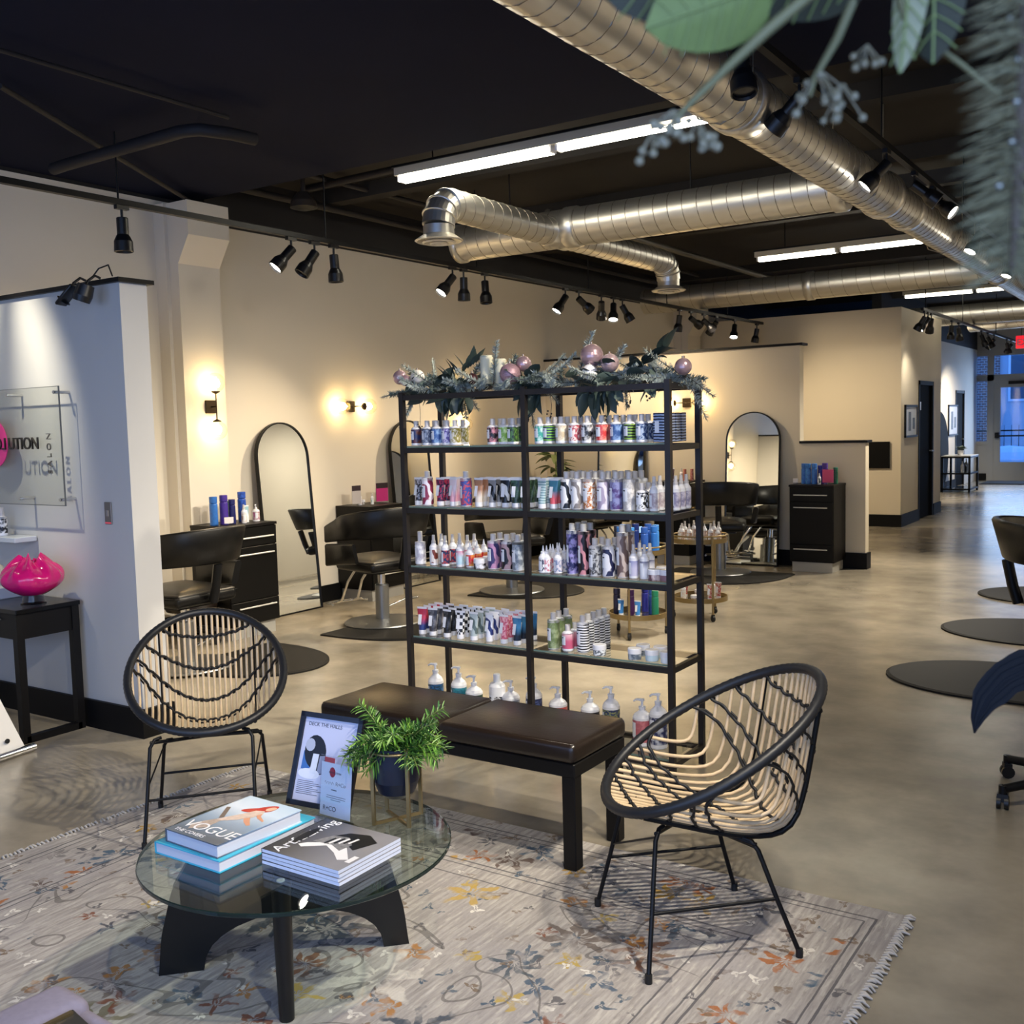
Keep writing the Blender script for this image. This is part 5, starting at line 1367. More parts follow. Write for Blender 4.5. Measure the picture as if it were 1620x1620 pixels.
# ---- hydraulic styling chairs
def salon_chair_proto():
    t = thing('salon_chair', 'black styling chair', 'chair', (0, 0, 0), 0, 'styling chairs')
    MB().lathe([(.30, .0), (.305, .006), (.30, .014), (.12, .030), (.06, .034)], 40).build('base', STEEL, t)
    MB().lathe([(.055, .03), (.055, .30), (.048, .31)], 24).build('column', STEEL, t)
    MB().lathe([(.030, .30), (.030, .43)], 16).build('piston', CHROME, t)
    MB().b2((-.16, -.12, .405), (.16, .12, .43)).build('seat_plate', BLKMETAL, t)
    MB().tube([(.05, 0, .12), (.20, -.05, .17), (.30, -.08, .17)], .009, 8).build('pump_lever', CHROME, t)
    # seat
    nx_, ny_ = 13, 13; pts = []
    for i in range(nx_):
        for j in range(ny_):
            u, v = -1+2*i/(nx_-1), -1+2*j/(ny_-1)
            x = .255*math.copysign(abs(u)**.92, u); y = .25*math.copysign(abs(v)**.92, v)+.02
            z = .525+.03*(1-u*u)*(1-v*v)+.012*max(0, v)-.03*max(abs(u), abs(v))**8
            pts.append((x, y, z))
    mb = MB().grid(pts, nx_, ny_); mb.rbox((0, .02, .475), (.51, .50, .09), .035, 3); mb.build('seat', LEATHER, t)
    # wrap-round back: path from left arm tip round the back to the right arm tip
    path = []
    for i in range(33):
        f = i/32
        if f < .22: path.append((-.315, .24-(.26/.22)*f))
        elif f > .78: path.append((.315, -.02+(.26/.22)*(f-.78)))
        else:
            a = PI+PI*(f-.22)/.56; path.append((.315*math.cos(a), -.02+.29*math.sin(a)))
    def band(z0f, z1f, i0, i1, name, th=.045):
        mb = MB(); rows = []
        for i in range(i0, i1+1):
            x, y = path[i]; f = i/32
            a = Vector(path[max(0, i-1)]); b_ = Vector(path[min(32, i+1)]); tg = (b_-a).normalized(); n = Vector((tg.y, -tg.x))
            g = math.sin(PI*f)
            z0, z1 = z0f(g), z1f(g); lean = .09*max(0, g-.3)
            prof = [(0, z0+.012), (.0, z1-.012), (th*.25, z1), (th*.75, z1), (th, z1-.012), (th, z0+.012), (th*.75, z0), (th*.25, z0)]
            for o_, z in prof:
                k = o_+lean*((z-z0)/(max(.01, z1-z0)))
                rows.append((x+n.x*k, y+n.y*k, z))
        k = 8
        m_ = len(rows)//k
        mb.add(rows, [(i*k+j, i*k+(j+1) % k, (i+1)*k+(j+1) % k, (i+1)*k+j) for i in range(m_-1) for j in range(k)], 0, True)
        mb.add(rows[:k], [tuple(range(k))]); mb.add(rows[-k:], [tuple(reversed(range(k)))])
        mb.build(name, LEATHER, t)
    band(lambda g: .655+.05*g, lambda g: .79+.15*g, 0, 32, 'backrest')
    band(lambda g: .47+.05*g, lambda g: .645+.03*g, 0, 9, 'armrest')
    band(lambda g: .47+.05*g, lambda g: .645+.03*g, 23, 32, 'armrest')
    MB().tube([(0, -.27, .45), (0, -.30, .55), (0, -.33, .70)], .03, 8).build('back_spine', BLKMETAL, t)
    for s in (-1, 1):
        MB().tube([(s*.07, .24, .42), (s*.07, .36, .30), (s*.08, .44, .14), (s*.08, .50, .12)], .010, 8).build('footrest_arm', CHROME, t)
    MB().tube([(-.17, .44, .115), (-.17, .53, .115), (.17, .53, .115), (.17, .44, .115)], .011, 8).build('footrest_bar', CHROME, t)
    return t
sc0 = salon_chair_proto()
SC = [((-5.58, 4.42), 92, 'black styling chair half hidden by the entrance partition'),
      ((-5.42, 6.20), 78, 'black styling chair facing the nearest arched mirror'),
      ((-5.35, 7.95), 60, 'black styling chair behind the left bay of the display shelf'),
      ((-4.05, 9.80), 20, 'black styling chair before the far partition mirror beside the low wall'),
      ((-5.50, 9.70), -10, 'black styling chair before the left mirror of the far partition'),
      ((-.60, 6.50), -80, 'black styling chair cut off by the right edge of the picture')]
for i, ((x, y), a, lb) in enumerate(SC):
    o = sc0 if i == 0 else copy_tree(sc0)
    o.location = (x, y, .016); o.rotation_euler = (0, 0, R(a)); o['label'] = lb
# anti-fatigue mats: straight edge and rounded end
MATM = mat('salon_mat', '#1a1918', .65, spec=.2, noise=(8, .2))
def salon_mat(label, loc, rz, w=.95, d=.92):
    t = thing('salon_mat', label, 'mat', loc, rz, 'salon floor mats')
    poly = [(-w/2, -.25*d), (w/2, -.25*d)] + [(w/2*math.cos(a), .0+d*.72*math.sin(a)) for a in [PI*i/28 for i in range(29)]]
    def sc(k): return [(x*k, (y-.1)*k+.1) for x, y in poly]
    MB().prism(poly, 0, .010, sm=True).build('mat_edge', MATM, t)
    N_ = len(poly); in_ = sc(.965)
    MB().add([(x, y, .010) for x, y in poly]+[(x, y, .016) for x, y in in_], [(i, (i+1) % N_, N_+(i+1) % N_, N_+i) for i in range(N_)]+[tuple(range(N_, 2*N_))]).build('mat_top', MATM, t)
salon_mat('dark rounded mat beside the rattan chair on the left', (-5.45, 4.78, 0), R(-90))
salon_mat('dark rounded mat under the styling chair at the nearest mirror', (-5.32, 6.10, 0), R(-90))
salon_mat('dark rounded mat behind the display shelf', (-5.38, 8.10, 0), R(-90), 1.0)
salon_mat('dark rounded mat before the far partition mirror', (-3.98, 9.78, 0), R(180), 1.25, .95)
salon_mat('nearest dark rounded mat at the right edge', (-.92, 6.44, 0), R(90))
salon_mat('middle dark rounded mat at the right edge', (-.92, 8.00, 0), R(90))
salon_mat('farthest dark rounded mat at the right edge', (-.95, 9.65, 0), R(90))

# rolling stools
def stool(label, loc, rz, h=.42, reach=.28):
    t = thing('rolling_stool', label, 'stool', loc, rz)
    for k in range(5):
        a = 2*PI*k/5; x, y = reach*math.cos(a), reach*math.sin(a)
        leg = MB().tube([(.03*math.cos(a), .03*math.sin(a), .105), (x*.6, y*.6, .095), (x, y, .080)], [.020, .019, .018], 8).cyl((x, y, .055), (x, y, .095), .016, 10).build('leg', BLKMETAL, t)
        M4 = Matrix.Translation((x, y, 0)) @ Matrix.Rotation(a+.9, 4, 'Z')
        MB().cyl((0, -.022, .026), (0, -.006, .026), .026, 14, M=M4).cyl((0, .006, .026), (0, .022, .026), .026, 14, M=M4).b2((-.016, -.02, .03), (.016, .02, .062), M=M4).build('caster', mat('caster_black', '#0d0d0e', .4), leg)
    MB().cyl((0, 0, .10), (0, 0, h-.05), .025, 14).build('column', BLKMETAL, t)
    MB().lathe([(.03, h-.06), (.18, h-.055), (.19, h-.03), (.185, h-.005), (.15, h), (1e-4, h)], 32, cap=False).build('seat', LEATHER_BROWN if h < .45 else LEATHER, t)
    return t
stool('low round stool behind the rattan chair, next to the partition', (-6.22, 4.98, 0), .3, .31, .2)
stool('black rolling stool base at the right edge of the picture', (-.375, 4.57, 0), R(222), .52, .34)

# products on the station cabinets
def dress(spec, base, along, z, where):
    for k, (d, kind, c1, c2, pat, word, s) in enumerate(spec):
        x = base[0]+along[0]*d[0]+along[1]*d[1]*-1 if False else base[0]+along[0]*d[0]-along[1]*d[1]
        y = base[1]+along[1]*d[0]+along[0]*d[1]
        product(kind, c1, c2, pat, (x, y, z), '%s %s on %s, %s from left' % (word, NOUN[kind], where, ordinal(k)), 'products on '+where, 0 if along == (1, 0) else R(90), s)
S1 = [((-.19, -.02), 'salonbottle', '#2d6fc2', '#2a66b8', 'n', 'bright blue', 1.05), ((-.13, .06), 'salonbottle', '#1f2f7a', '#26388a', 'n', 'dark blue', .85), ((-.10, -.03), 'salonbottle', '#4a2f9a', '#42298c', 'n', 'violet', 1.08), ((-.03, -.04), 'salonbottle', '#1b1f5c', '#20256a', 'n', 'indigo', .9), ((.02, .07), 'salonbottle', '#1f6a4c', '#1a5c42', 'n', 'green', .8), ((.04, -.09), 'spray', '#e6e2e0', '#b98', 'n', 'white', .95) if False else ((.04, -.09), 'spray', '#e6e2e0', '#c0a090', 'n', 'white', .95), ((.10, -.05), 'tube', '#dfe7ea', '#8fb6c4', 'g', 'pale', .95), ((.14, .04), 'salonbottle', '#24459c', '#2a5ac0', 'n', 'blue', 1.12), ((.19, -.06), 'pumpS', '#d8c9c4', '#a58', 'n', 'cream', .62) if False else ((.19, -.06), 'pumpS', '#d8c9c4', '#a05080', 'n', 'cream', .62)]
dress(S1, (-6.20, 5.39), (0, 1), .86, 'the cabinet beside the pilaster')
S2 = [((-.10, .02), 'spray', '#e8e2e2', '#d09aa0', 'n', 'pale pink', .8), ((-.04, .05), 'jar', '#c9c4c4', '#777777', 'n', 'silver', .9), ((.0, -.04), 'spray', '#dfe9ea', '#9fc0c4', 'n', 'clear', .7)]
dress(S2, (-6.42, 7.21), (0, 1), .86, 'the cabinet between the arched mirrors')
S3 = [((-.12, 0), 'salonbottle', '#3a78c8', '#2d66b8', 'n', 'light blue', 1.0), ((-.07, -.03), 'salonbottle', '#3f86cf', '#2d66b8', 'n', 'sky blue', 1.0), ((-.01, -.02), 'salonbottle', '#3a78c8', '#2f6fc0', 'n', 'blue', 1.0), ((.04, .02), 'salonbottle', '#2a2f8c', '#3a2f8c', 'n', 'indigo', .9), ((.06, -.08), 'spray', '#2b3b30', '#dfe6e0', 'n', 'dark', .75), ((.095, -.01), 'salonbottle', '#4b2f8f', '#3c2580', 'n', 'violet', 1.02), ((.19, .03), 'salonbottle', '#1f7a5c', '#1a6a50', 'n', 'green', .8)]
dress(S3, (-3.28, 10.45), (1, 0), .88, 'the cabinet by the low partition')
S4 = [((-.08, 0), 'tube', '#2a2226', '#8d6a6a', 'v', 'dark', 1.0), ((.02, .02), 'spray', '#e5ddd8', '#c99', 'n', 'white', .9) if False else ((.02, .02), 'spray', '#e5ddd8', '#cc9999', 'n', 'white', .9), ((.08, -.02), 'salonbottle', '#c9705c', '#d08a78', 'n', 'coral', .62), ((.14, .03), 'salonbottle', '#b8655a', '#d0988c', 'n', 'brick red', .62)]
dress(S4, (-4.79, 10.45), (1, 0), .90, 'the cabinet behind the carts')
def placard(label, loc, rz, w, h, c, m2=None, c2='#2a1d24'):
    t = thing('sign_card', label, 'sign', loc, rz)
    MB().b2((-w/2, -.004, .02), (w/2, 0, h)).build('card', mat('card_'+c.strip('#'), c, .45), t)
    MB().b2((-w/2, -.005, h*.74), (w/2, -.004, h)).build('header', mat('cardh_'+c2.strip('#'), c2, .45), t)
    MB().b2((-w*.3, -.03, 0), (w*.3, .03, .02)).build('foot', ACR, t)
placard('magenta card in a stand on the cabinet between the mirrors', (-6.38, 7.35, .86), R(75), .13, .19, '#c02a78')
placard('black and white photo card on the cabinet between the mirrors', (-6.40, 7.02, .86), R(80), .10, .185, '#b9b2b2', None, '#33242c')
placard('pink card in front of the bottles by the low partition', (-3.13, 10.36, .88), R(0), .11, .15, '#d0487a', None, '#d0487a')
placard('tiny white price card on the cabinet beside the pilaster', (-6.04, 5.22, .86), R(70), .07, .065, '#e6e0e0', None, '#e6e0e0')
placard('tiny white price card on the cabinet by the low partition', (-3.45, 10.33, .88), R(0), .05, .06, '#ece8e8', None, '#ece8e8')

# potted leafy plant on a low stand at the far corner behind the shelf
fp = thing('leafy_houseplant', 'variegated leafy houseplant in the corner behind the display shelf', 'plant', (-6.25, 10.25, 0))
MB().lathe([(.13, 0), (.15, .02), (.16, .62), (.17, .66), (.15, .66), (.145, .6)], 24, cap=False).build('planter', BLKWOOD, fp)
VL = mat('variegated_leaf', '#6e7a48', .5, noise=(14, .5))
VLM = leaf_mesh('leaf', .19, .075, VL, .35)
for i in range(54):
    a = rnd.uniform(0, 2*PI); z = .64+rnd.random()*.62
    put('leaf', VLM, fp, M=aim_m((.05*math.cos(a), .05*math.sin(a), z), (math.cos(a), math.sin(a), rnd.uniform(-.4, .6)), rnd.uniform(-.4, .4)))
MB().tube([(0, 0, .6), (.01, 0, .9), (0, .01, 1.25)], .012, 6).build('stem', STEMG, fp)

# ---- round bar carts
def bar_cart(label, loc, rz):
    t = thing('bar_cart', label, 'cart', loc, rz, 'round gold carts')
    for z in (.16, .62):
        tr = MB().lathe([(.205, z-.018), (.213, z-.018), (.213, z+.018), (.205, z+.018), (.205, z-.018)], 40, cap=False).build('tray_rim', GOLD, t)
        MB().lathe([(.205, z-.008), (1e-4, z-.008)], 40, cap=False).build('tray_mirror', mat('tray_mirror', '#b9b2a0', .1, .9), t)
    for k in range(3):
        a = 2*PI*k/3+.5; x, y = .212*math.cos(a), .212*math.sin(a)
        lg_ = MB().cyl((x, y, .05), (x, y, .66), .009, 10).build('leg', GOLD, t)
        MB().cyl((x-.008, y, .024), (x+.008, y, .024), .024, 12).b2((x-.010, y-.01, .024), (x+.010, y+.01, .055)).build('caster', CORD, lg_)
    MB().tube([(.212*math.cos(2*PI*i/40), .212*math.sin(2*PI*i/40), .66) for i in range(40)], .006, 6, closed=True).build('guard_ring', GOLD, t)
    return t
bar_cart('nearer round gold cart carrying blue bottles, behind the display shelf', (-3.42, 6.72, 0), .2)
bar_cart('farther round gold cart carrying pale spray bottles, right of the blue cart', (-3.29, 7.55, 0), .9)
BL = ['#2f6fc0', '#3f86cf', '#2a55a8', '#1f2f6c', '#3a78c8', '#20243a']
for i in range(9):
    a = 2*PI*i/9; c = BL[i % 6]
    product('salonbottle', c, c, 'n', (-3.42+.14*math.cos(a), 6.72+.14*math.sin(a), .613), '%s bottle on the upper tray of the nearer gold cart, %s clockwise' % (('blue', 'sky blue', 'dark blue', 'navy', 'light blue', 'black')[i % 6], ordinal(i)), 'bottles on the nearer cart', 0, .92)
for i, (dx, dy, kd, c) in enumerate(((-.15, -.04, 'salonbottle', '#1c1a3c'), (-.08, -.11, 'tube', '#3f86cf'), (-.03, -.05, 'salonbottle', '#3a1a4a'), (.06, -.12, 'tube', '#3f86cf'), (.09, .05, 'salonbottle', '#2a55a8'), (.15, -.02, 'salonbottle', '#1f7a5c'), (.0, .12, 'salonbottle', '#2a2f8c'))):
    product(kd, c, c, 'n', (-3.42+dx, 6.72+dy, .153), '%s on the lower tray of the nearer gold cart' % ('dark navy bottle', 'left sky blue tube', 'dark plum bottle', 'right sky blue tube', 'blue bottle', 'green bottle', 'indigo bottle')[i], 'bottles on the nearer cart', 0, .9)
for i in range(11):
    a = 2*PI*i/11
    product('spray' if i % 3 else 'nozzle', '#d8c4b8', '#8d6a5c', 'n', (-3.29+.15*math.cos(a), 7.55+.15*math.sin(a), .613), 'pale spray bottle on the upper tray of the farther gold cart, %s clockwise' % ordinal(i), 'bottles on the farther cart', 0, .95)
for i in range(7):
    a = 2*PI*i/7+.3
    product(('tube', 'spray', 'jar')[i % 3], ('#b8443f', '#dcdcd8', '#3a3430')[i % 3], '#d8c4b8', 'v', (-3.29+.14*math.cos(a), 7.55+.14*math.sin(a), .153), '%s on the lower tray of the farther gold cart, %s clockwise' % (('red patterned tube', 'white spray bottle', 'dark jar')[i % 3], ordinal(i)), 'bottles on the farther cart', 0, .95)

# ---- black panel on the beige block and framed prints
tag(MB().rbox((-3.82, 14.90, 1.005), (.345, .045, .37), .004, 1, sm=False).build('wall_screen', BLKMATT), 'square black screen on the beige wall beside the low partition', 'screen')
def print_frame(label, M, w, h, art):
    t = thing('framed_print', label, 'picture', M=M)
    for lo, hi in (((0, 0, 0), (.03, h, .025)), ((w-.03, 0, 0), (w, h, .025)), ((0, 0, 0), (w, .03, .025)), ((0, h-.03, 0), (w, h, .025))):
        MB().b2(lo, hi).build('frame_bar', BLKWOOD, t)
    MB().b2((.02, .02, 0), (w-.02, h-.02, .012)).build('print', mat('print_paper', '#cdd2dc', .5), t)
    MB().b2((w*.28, h*.2, .012), (w*.48, h*.78, .014)).build('printed_figure', mat('print_greyblue', art, .5, noise=(9, .6)), t)
    MB().b2((w*.62, h*.25, .012), (w*.80, h*.6, .014)).build('printed_figure', mat('print_greyblue', art, .5, noise=(9, .6)), t)
print_frame('black framed print on the block wall left of the black door', frame_matrix((-3.50, 15.10, 1.235), (0, 1, 0), (0, 0, 1)), .72, .46, '#5a6470')
print_frame('black framed print on the far corridor wall', frame_matrix((XC+.002, 22.78, 1.10), (0, 1, 0), (0, 0, 1)), .95, .64, '#8f949c')
tag(MB().lathe([(1e-4, 0), (.78, 0), (.80, -.012), (.80, -.03), (1e-4, -.03)], 56, cap=False, M=frame_matrix((XC+.06, 21.80, .80), (0, 1, 0), (0, 0, 1))).build('round_panel', BLKMATT), 'large round black panel leaning in the far corridor', 'mirror')
fc = thing('console_table', 'black metal console with a small plant in the far corridor', 'table', (-4.08, 22.25, 0))
for x in (-.25, .25):
    for y in (-.42, .42): MB().b2((x-.02, y-.02, 0), (x+.02, y+.02, .70)).build('leg', BLKMETAL, fc)
for z in (.05, .36, .68):
    MB().b2((-.27, -.44, z), (.27, -.40, z+.03)).b2((-.27, .40, z), (.27, .44, z+.03)).b2((-.27, -.44, z), (-.23, .44, z+.03)).b2((.23, -.44, z), (.27, .44, z+.03)).build('rail', BLKMETAL, fc)
MB().b2((-.27, -.44, .705), (.27, .44, .725)).build('top', mat('console_top', '#b9b9b4', .3), fc)
MB().b2((-.25, -.42, .385), (.25, .42, .392)).b2((-.25, -.42, .075), (.25, .42, .082)).build('shelf', SGLASS, fc)
for i, (y, h_) in enumerate(((-.2, .22), (.05, .18), (.2, .25))):
    tag(MB().lathe([(.03, 0), (.035, .01), (.035, h_*.6), (.012, h_*.8), (.012, h_)], 12).build('console_bottle', (WHITEPL, BLKGLOSS, STEEL)[i], loc=(-4.0, 22.25+y, .392)), '%s bottle on the far console shelf' % ('white', 'black', 'silver')[i], 'bottle')
sp2 = thing('small_potted_plant', 'small green plant in a white pot on the far console', 'plant', (-4.05, 22.15, .725))
MB().lathe([(.05, 0), (.06, .10)], 16).build('pot', WHITEPL, sp2)
for i in range(16):
    a = rnd.uniform(0, 6.28); put('leaf', LV[2], sp2, M=aim_m((0, 0, .10), (math.cos(a), math.sin(a), rnd.uniform(.3, 1.3))) @ Matrix.Scale(1.8, 4))

# ================================================================ ENTRANCE PARTITION WALL
sg = thing('wall_sign', 'clear acrylic wall sign with black lettering and a pink disc', 'sign', (-4.945, 3.19, 1.195))
MB().b2((-.95, 0, 0), (0, .006, .62)).build('acrylic_panel', thin_glass('sign_acrylic', (.93, .94, .93, 1)), sg)
MB().b2((-.001, -.001, 0), (.003, .007, .62)).b2((-.95, -.001, -.003), (.003, .007, .001)).b2((-.95, -.001, .619), (.003, .007, .622)).build('panel_edge', mat('acrylic_edge_shade', '#5c5f60', .3), sg)  # dark grey edge tint stands in for the edge's shadow on the wall
for x, z in ((-.025, .03), (-.40, .03), (-.025, .59), (-.46, .59), (-.92, .03)):
    MB().cyl((x, -.012, z), (x, .08, z), .009, 12).build('standoff', CHROME, sg)
PINK = mat('sign_pink', '#d3307f', .4)
MB().lathe([(1e-4, 0), (.132, 0), (.132, .004), (1e-4, .004)], 48, cap=False, M=frame_matrix((-.622, -.002, .33), (1, 0, 0), (0, 0, 1))).build('pink_disc', PINK, sg)
SIGNK = mat('sign_black', '#16110f', .4)
letters('ution', SIGNK, sg, frame_matrix((-.478, -.008, .297), (1, 0, 0), (0, 0, 1)))
letters('ell', SIGNK, sg, frame_matrix((-.492, -.010, .297), (-1, 0, 0), (0, 0, 1)))
letters('oh', SIGNK, sg, frame_matrix((-.610, -.008, .297), (1, 0, 0), (0, 0, 1)))
letters('salon', mat('sign_grey', '#55524e', .5), sg, frame_matrix((-.085, -.006, .165), (0, 0, 1), (-1, 0, 0)))
sw = thing('light_switch', 'small metal light switch on the entrance partition', 'switch', (-4.69, 3.27, 1.155))
MB().rbox((0, -.004, 0), (.055, .008, .115), .002, 1, sm=False).build('plate', mat('switch_plate', '#7a7470', .35, .5), sw)
MB().b2((-.008, -.013, -.015), (.008, -.008, .015)).build('toggle', mat('switch_toggle', '#8d8682', .4), sw)
MB().b2((-.024, -.0095, -.054), (.024, -.008, -.046)).build('pilot_light', mat('pilot_red', '#b05a62', .4, emit='#c03040', es=.4), sw)
# console with pink bowl
cn = thing('console_table', 'black narrow console table against the entrance partition', 'table', (-5.55, 3.06, 0))
CT = .69
MB().rbox((0, 0, CT-.012), (1.22, .36, .024), .003, 1, sm=False).build('top', BLKGLOSS, cn)
MB().b2((-.59, -.165, CT-.155), (.59, .165, CT-.024)).build('apron', BLKWOOD, cn)
for x in (-.58, .58):
    for y in (-.155, .155): MB().b2((x-.02, y-.02, 0), (x+.02, y+.02, CT-.024)).build('leg', BLKWOOD, cn)
    MB().b2((x-.02, -.155, .0), (x+.02, .155, .035)).build('floor_rail', BLKWOOD, cn)
dr = MB().b2((-.2, -.172, CT-.145), (.40, -.165, CT-.035)).build('drawer', CABF, cn)
MB().b2((-.2, -.176, CT-.060), (.46, -.172, CT-.054)).build('drawer_pull', STEEL, dr)
vz = thing('pink_glass_bowl', 'hot pink ruffled glass bowl on a clear foot on the black console', 'vase', (-5.075, 3.06, CT))
VP = mat('pink_glass', '#d81b74', .12, coat=.6, noise=(9, .35))
MB().lathe([(.062, 0), (.064, .006), (.056, .012), (.050, .045), (.055, .055)], 28).build('foot', thin_glass('vase_foot', (.75, .72, .74, 1)), vz)
mb = MB(); pts = []; nn = 56; rows_ = 16
for i in range(rows_):
    f = i/(rows_-1)
    r0 = .02+.150*math.sin(PI*min(1, f*.86+.07))**.8
    z0 = .05+.185*f
    for j in range(nn):
        a = 2*PI*j/nn
        ruff = (f**1.6)*(.008*math.sin(7*a+.6)+.008*math.sin(12*a+1.9)+.005*math.sin(19*a))
        r_ = r0*(1-.16*f)+.006*math.sin(8*a+f*7)*f+.004*math.sin(15*a-f*9)*f+ruff
        pts.append((r_*math.cos(a), r_*math.sin(a), z0+(f**3)*(.010*math.sin(5*a)+.012*math.sin(9*a+1)+.008*math.sin(14*a))))
mb.add(pts, [(i*nn+j, i*nn+(j+1) % nn, (i+1)*nn+(j+1) % nn, (i+1)*nn+j) for i in range(rows_-1) for j in range(nn)], 0, True)
inn = [(x*.80, y*.80, z-.012) for x, y, z in pts[-nn:]]
mb.add(pts[-nn:]+inn, [(j, (j+1) % nn, nn+(j+1) % nn, nn+j) for j in range(nn)], 0, True)
low = [(x*.25, y*.25, .10) for x, y, z in pts[-nn:]]
mb.add(inn+low, [(j, (j+1) % nn, nn+(j+1) % nn, nn+j) for j in range(nn)], 0, True)
mb.build('ruffled_bowl', VP, vz)
tag(MB().rbox((-5.62, 3.10, CT+.032), (.52, .22, .064), .004, 1, sm=False).build('white_riser', mat('riser_white', '#d6d9de', .4)), 'white display riser on the black console left of the pink bowl', 'stand')
tag(MB().rbox((-5.62, 3.20, 1.00), (.56, .13, .028), .003, 1, sm=False).build('white_shelf', mat('shelf_white', '#b9c0ca', .4)), 'small white wall shelf above the white riser', 'shelf')
product('bottleL', '#15151a', '#e6e6ea', 'n', (-5.545, 3.19, 1.014), 'white bottle with a black label on the small white wall shelf', 'wall shelf products', 0, .95)
cl = thing('glass_cloche', 'pale grey rounded stone shape on the white riser', 'ornament', (-5.48, 3.12, CT+.064))
MB().lathe([(.035, 0), (.036, .03), (.030, .075), (.016, .108), (1e-4, .115)], 20, cap=False).build('dome', mat('stone_grey', '#a5a296', .5), cl)
# white leaning display panel with chrome ledge by the console
wp = thing('leaning_sign', 'white glossy leaning display panel with a chrome ledge at the left edge', 'sign', (-4.80, 2.62, 0), R(97))
MB().add([(-.45, 0, .02), (.20, 0, .02), (.02, .14, .62), (-.45, .14, .62), (-.45, .012, .02), (.20, .012, .02), (.02, .152, .62), (-.45, .152, .62)], [(0, 1, 2, 3), (7, 6, 5, 4), (0, 4, 5, 1), (1, 5, 6, 2), (2, 6, 7, 3), (3, 7, 4, 0)]).build('panel', mat('panel_white', '#e6e2da', .2), wp)
MB().cyl((-.47, -.015, .02), (.235, -.015, .02), .020, 16).build('ledge', CHROME, wp)
MB().cyl((.10, -.004, .085), (.10, .002, .085), .012, 14).build('bolt', CORD, wp)

# ================================================================ NEAR FOREGROUND
# corner of an upholstered bench at the bottom left
ub = thing('upholstered_bench', 'corner of a lilac upholstered bench with a dark wood end panel', 'bench', (-1.965, .72, .008), R(-3))
LIL = mat('lilac_fabric', '#8d8797', .9, spec=.1, noise=(70, .15))
MB().rbox((-.035, 0, .20), (.13, 1.02, .35), .03, 4).build('cushion', LIL, ub)
MB().rbox((.045, .485, .19), (.17, .045, .32), .02, 4).build('cushion_end', LIL, ub)
MB().add([(.03, -.48, .02), (.135, -.48, .02), (.135, .43, .02), (.105, .462, .02), (.03, .462, .02), (.03, -.48, .368), (.135, -.48, .352), (.135, .43, .352), (.105, .462, .352), (.03, .462, .368)], [(4, 3, 2, 1, 0), (5, 6, 7, 8, 9), (0, 1, 6, 5), (1, 2, 7, 6), (2, 3, 8, 7), (3, 4, 9, 8), (4, 0, 5, 9)]).build('end_panel', mat('panel_charcoal', '#35332f', .45, noise=(12, .15)), ub)
MB().b2((.034, -.48, .366), (.044, .455, .372)).build('gold_trim', GOLD, ub)
# greenery hanging close to the camera, top right
GL = mat('near_leaf_green', '#5a6a30', .5, noise=(60, .25))
GLD = mat('near_leaf_dark', '#25291c', .5, noise=(40, .2))
GLP = mat('near_leaf_pale', '#96997e', .5)
NST = mat('near_stem', '#605f40', .6)
NBER = mat('near_berry', '#75705c', .25)
def veined_leaf(name, L, W, m, parent, M):
    pts = []
    for i in range(11):
        f = i/10; w_ = W*math.sin(PI*f**.8)**.55 if 0 < i < 10 else .001
        for j in range(-3, 4): pts.append((j/3*w_/2, L*f, -.10*L*f*f+abs(j)/3*w_*.10))
    o = MB().grid(pts, 11, 7).build(name, m, parent, M=M)
    v = MB().tube([(0, L*i/8, -.10*L*(i/8)**2-.0006) for i in range(9)], .0006, 4)
    for i in range(1, 7):
        f = i/8; w_ = W*math.sin(PI*f**.8)**.55
        for s in (-1, 1): v.tube([(0, L*f, -.10*L*f*f-.0004), (s*w_*.24, L*(f+.08), -.10*L*(f+.08)**2+w_*.02-.0004), (s*w_*.46, L*(f+.17), -.10*L*(f+.17)**2+w_*.08-.0004)], .0004, 4)
    v.build('leaf_veins', mat('leaf_vein', '#76854f', .5), o)
    return o
es = thing('eucalyptus_spray', 'eucalyptus spray with berries hanging close above the viewer', 'plant', (-.19, .52, 1.76))
def rel(p): return (p[0]+.19, p[1]-.52, p[2]-1.76)
MB().tube([rel(p) for p in ((-.12, .53, 1.80), (-.155, .50, 1.75), (-.176, .489, 1.732), (-.195, .486, 1.718), (-.213, .483, 1.704), (-.224, .481, 1.694))], [.0035, .003, .0028, .0022, .0016, .001], 6).build('stem', NST, es)
MB().tube([rel(p) for p in ((-.145, .54, 1.80), (-.151, .543, 1.757), (-.160, .546, 1.741), (-.172, .548, 1.725), (-.175, .549, 1.716))], [.003, .0026, .0024, .0016, .001], 6).build('stem', NST, es)
MB().tube([rel(p) for p in ((-.14, .55, 1.79), (-.128, .555, 1.742), (-.105, .565, 1.722), (-.088, .57, 1.705))], [.002, .0016, .0014, .001], 6).build('stem', NST, es)
def cam_leaf(p, d, L, W, m, roll): veined_leaf('leaf', L, W, m, es, aim_m(rel(p), d, roll))
cam_leaf((-.172, .487, 1.752), (-.95, -.12, -.14), .062, .042, GL, 1.25)
cam_leaf((-.140, .535, 1.766), (-.95, -.1, -.02), .060, .036, GLD, 1.1)
cam_leaf((-.19, .50, 1.762), (-.9, -.2, .05), .07, .034, GLD, 1.3)
cam_leaf((-.126, .553, 1.785), (-.03, .05, -1), .066, .020, GLP, .9)
cam_leaf((-.116, .555, 1.785), (.02, .05, -1), .064, .030, GLD, -.3)
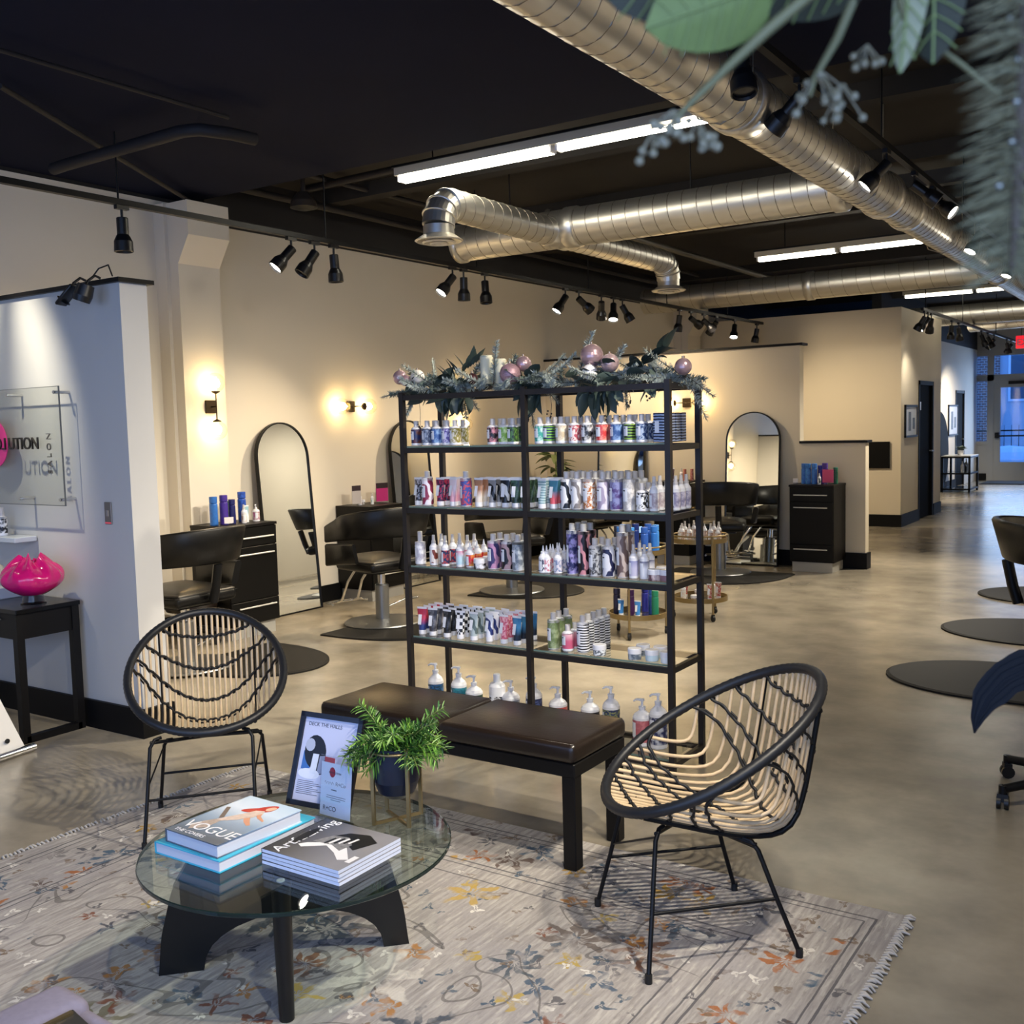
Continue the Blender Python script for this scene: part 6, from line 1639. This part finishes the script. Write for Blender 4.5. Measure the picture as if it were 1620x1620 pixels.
def berries(cx, n, spread):
    for i in range(n):
        p = Vector(cx)+Vector((rnd.uniform(-1, 1)*spread, rnd.uniform(-.6, .6)*spread, rnd.uniform(-1, .6)*spread))
        b_ = MB().sphere(rel(p), rnd.uniform(.0018, .0027), 10, 6).tube([rel(p), rel(Vector(cx)+Vector((0, 0, spread*.8)))], .0005, 4)
        b_.build('berry', NBER, es)
berries((-.221, .481, 1.694), 9, .010); berries((-.232, .479, 1.686), 7, .008); berries((-.210, .484, 1.690), 6, .009); berries((-.203, .487, 1.684), 4, .006)
berries((-.170, .549, 1.718), 12, .013); berries((-.160, .553, 1.712), 8, .010); berries((-.148, .557, 1.732), 5, .008)
pb_ = thing('pine_branch', 'frosted pine branch hanging at the right edge close to the viewer', 'plant', (-.066, .476, 1.74))
mbn = MB(); pr = random.Random(5)
spine = [Vector((0, 0, .03)), Vector((.002, .004, -.03)), Vector((-.001, .010, -.08)), Vector((-.004, .014, -.13))]
for k in range(5):
    # secondary twigs
    pass
for i in range(800):
    f = pr.random(); seg = min(2, int(f*3)); ff = f*3-seg
    p = spine[seg].lerp(spine[seg+1], ff)
    a = pr.uniform(0, 2*PI); ln = pr.uniform(.020, .031)
    d = Vector((math.cos(a), math.sin(a), -.35+pr.uniform(-.2, .25))).normalized()*ln
    s = d.orthogonal().normalized()*.00045
    mbn.add([p-s, p+s, p+d*.7+s, p+d, p+d*.7-s], [(0, 1, 2, 3, 4)])
tag(mbn.build('needles', mat('near_needles', '#878468', .6, noise=(80, .35)), pb_), kind='stuff')
MB().tube(spine, [.004, .0035, .003, .0015], 6).build('stem', TWIG, pb_)
for i in range(8):
    p = spine[min(2, i//3)].lerp(spine[min(3, i//3+1)], (i % 3)/3)+Vector((pr.uniform(-.014, .0), pr.uniform(-.014, 0), 0))
    MB().sphere(p, .0016, 8, 5).build('glitter_bead', mat('glitter_bead', '#8f928c', .15, .7), pb_)
# drooping dark leaf at the right edge
dl = thing('dark_leaf_plant', 'drooping blue-black ribbed plant leaf at the right edge', 'plant', (-.12, 1.46, 1.22))
ctr = [Vector((.06, .01, .01)), Vector((-.06, -.008, .005)), Vector((-.088, -.016, -.012)), Vector((-.108, -.024, -.038)), Vector((-.117, -.031, -.062)), Vector((-.120, -.037, -.083))]
wid = [.020, .024, .023, .018, .009, .001]
pts = []
def lerp_list(L_, f):
    k = f*(len(L_)-1); i = min(int(k), len(L_)-2); return L_[i]+(L_[i+1]-L_[i])*(k-i)
for i in range(19):
    f = i/18; c = lerp_list(ctr, f); w_ = lerp_list(wid, f)
    tg = (lerp_list(ctr, min(1, f+.03))-lerp_list(ctr, max(0, f-.03))).normalized()
    sd_ = tg.cross(Vector((.14, -.97, .2))).normalized()
    for j in range(13):
        q = j/6-1
        pts.append(c+sd_*(q*w_)*(1+.05*math.sin(f*20+q*3))+Vector((0, -.004*abs(math.sin(q*7)), 0)))
lb_ = MB().grid(pts, 19, 13).build('leaf_blade', mat('dark_leaf', '#080b14', .6, spec=.2), dl)
for j in (2, 4, 6, 8, 10): MB().tube([pts[i*13+j]+Vector((.0002, -.0012, 0)) for i in range(0, 18)], .0006, 4).build('leaf_rib', mat('dark_leaf_rib', '#23262e', .6, spec=.1), lb_)
MB().tube([(.06, .02, .012), (.10, .06, -.15), (.12, .10, -.6), (.12, .10, -1.22)], .004, 6).build('stem', GLD, dl)
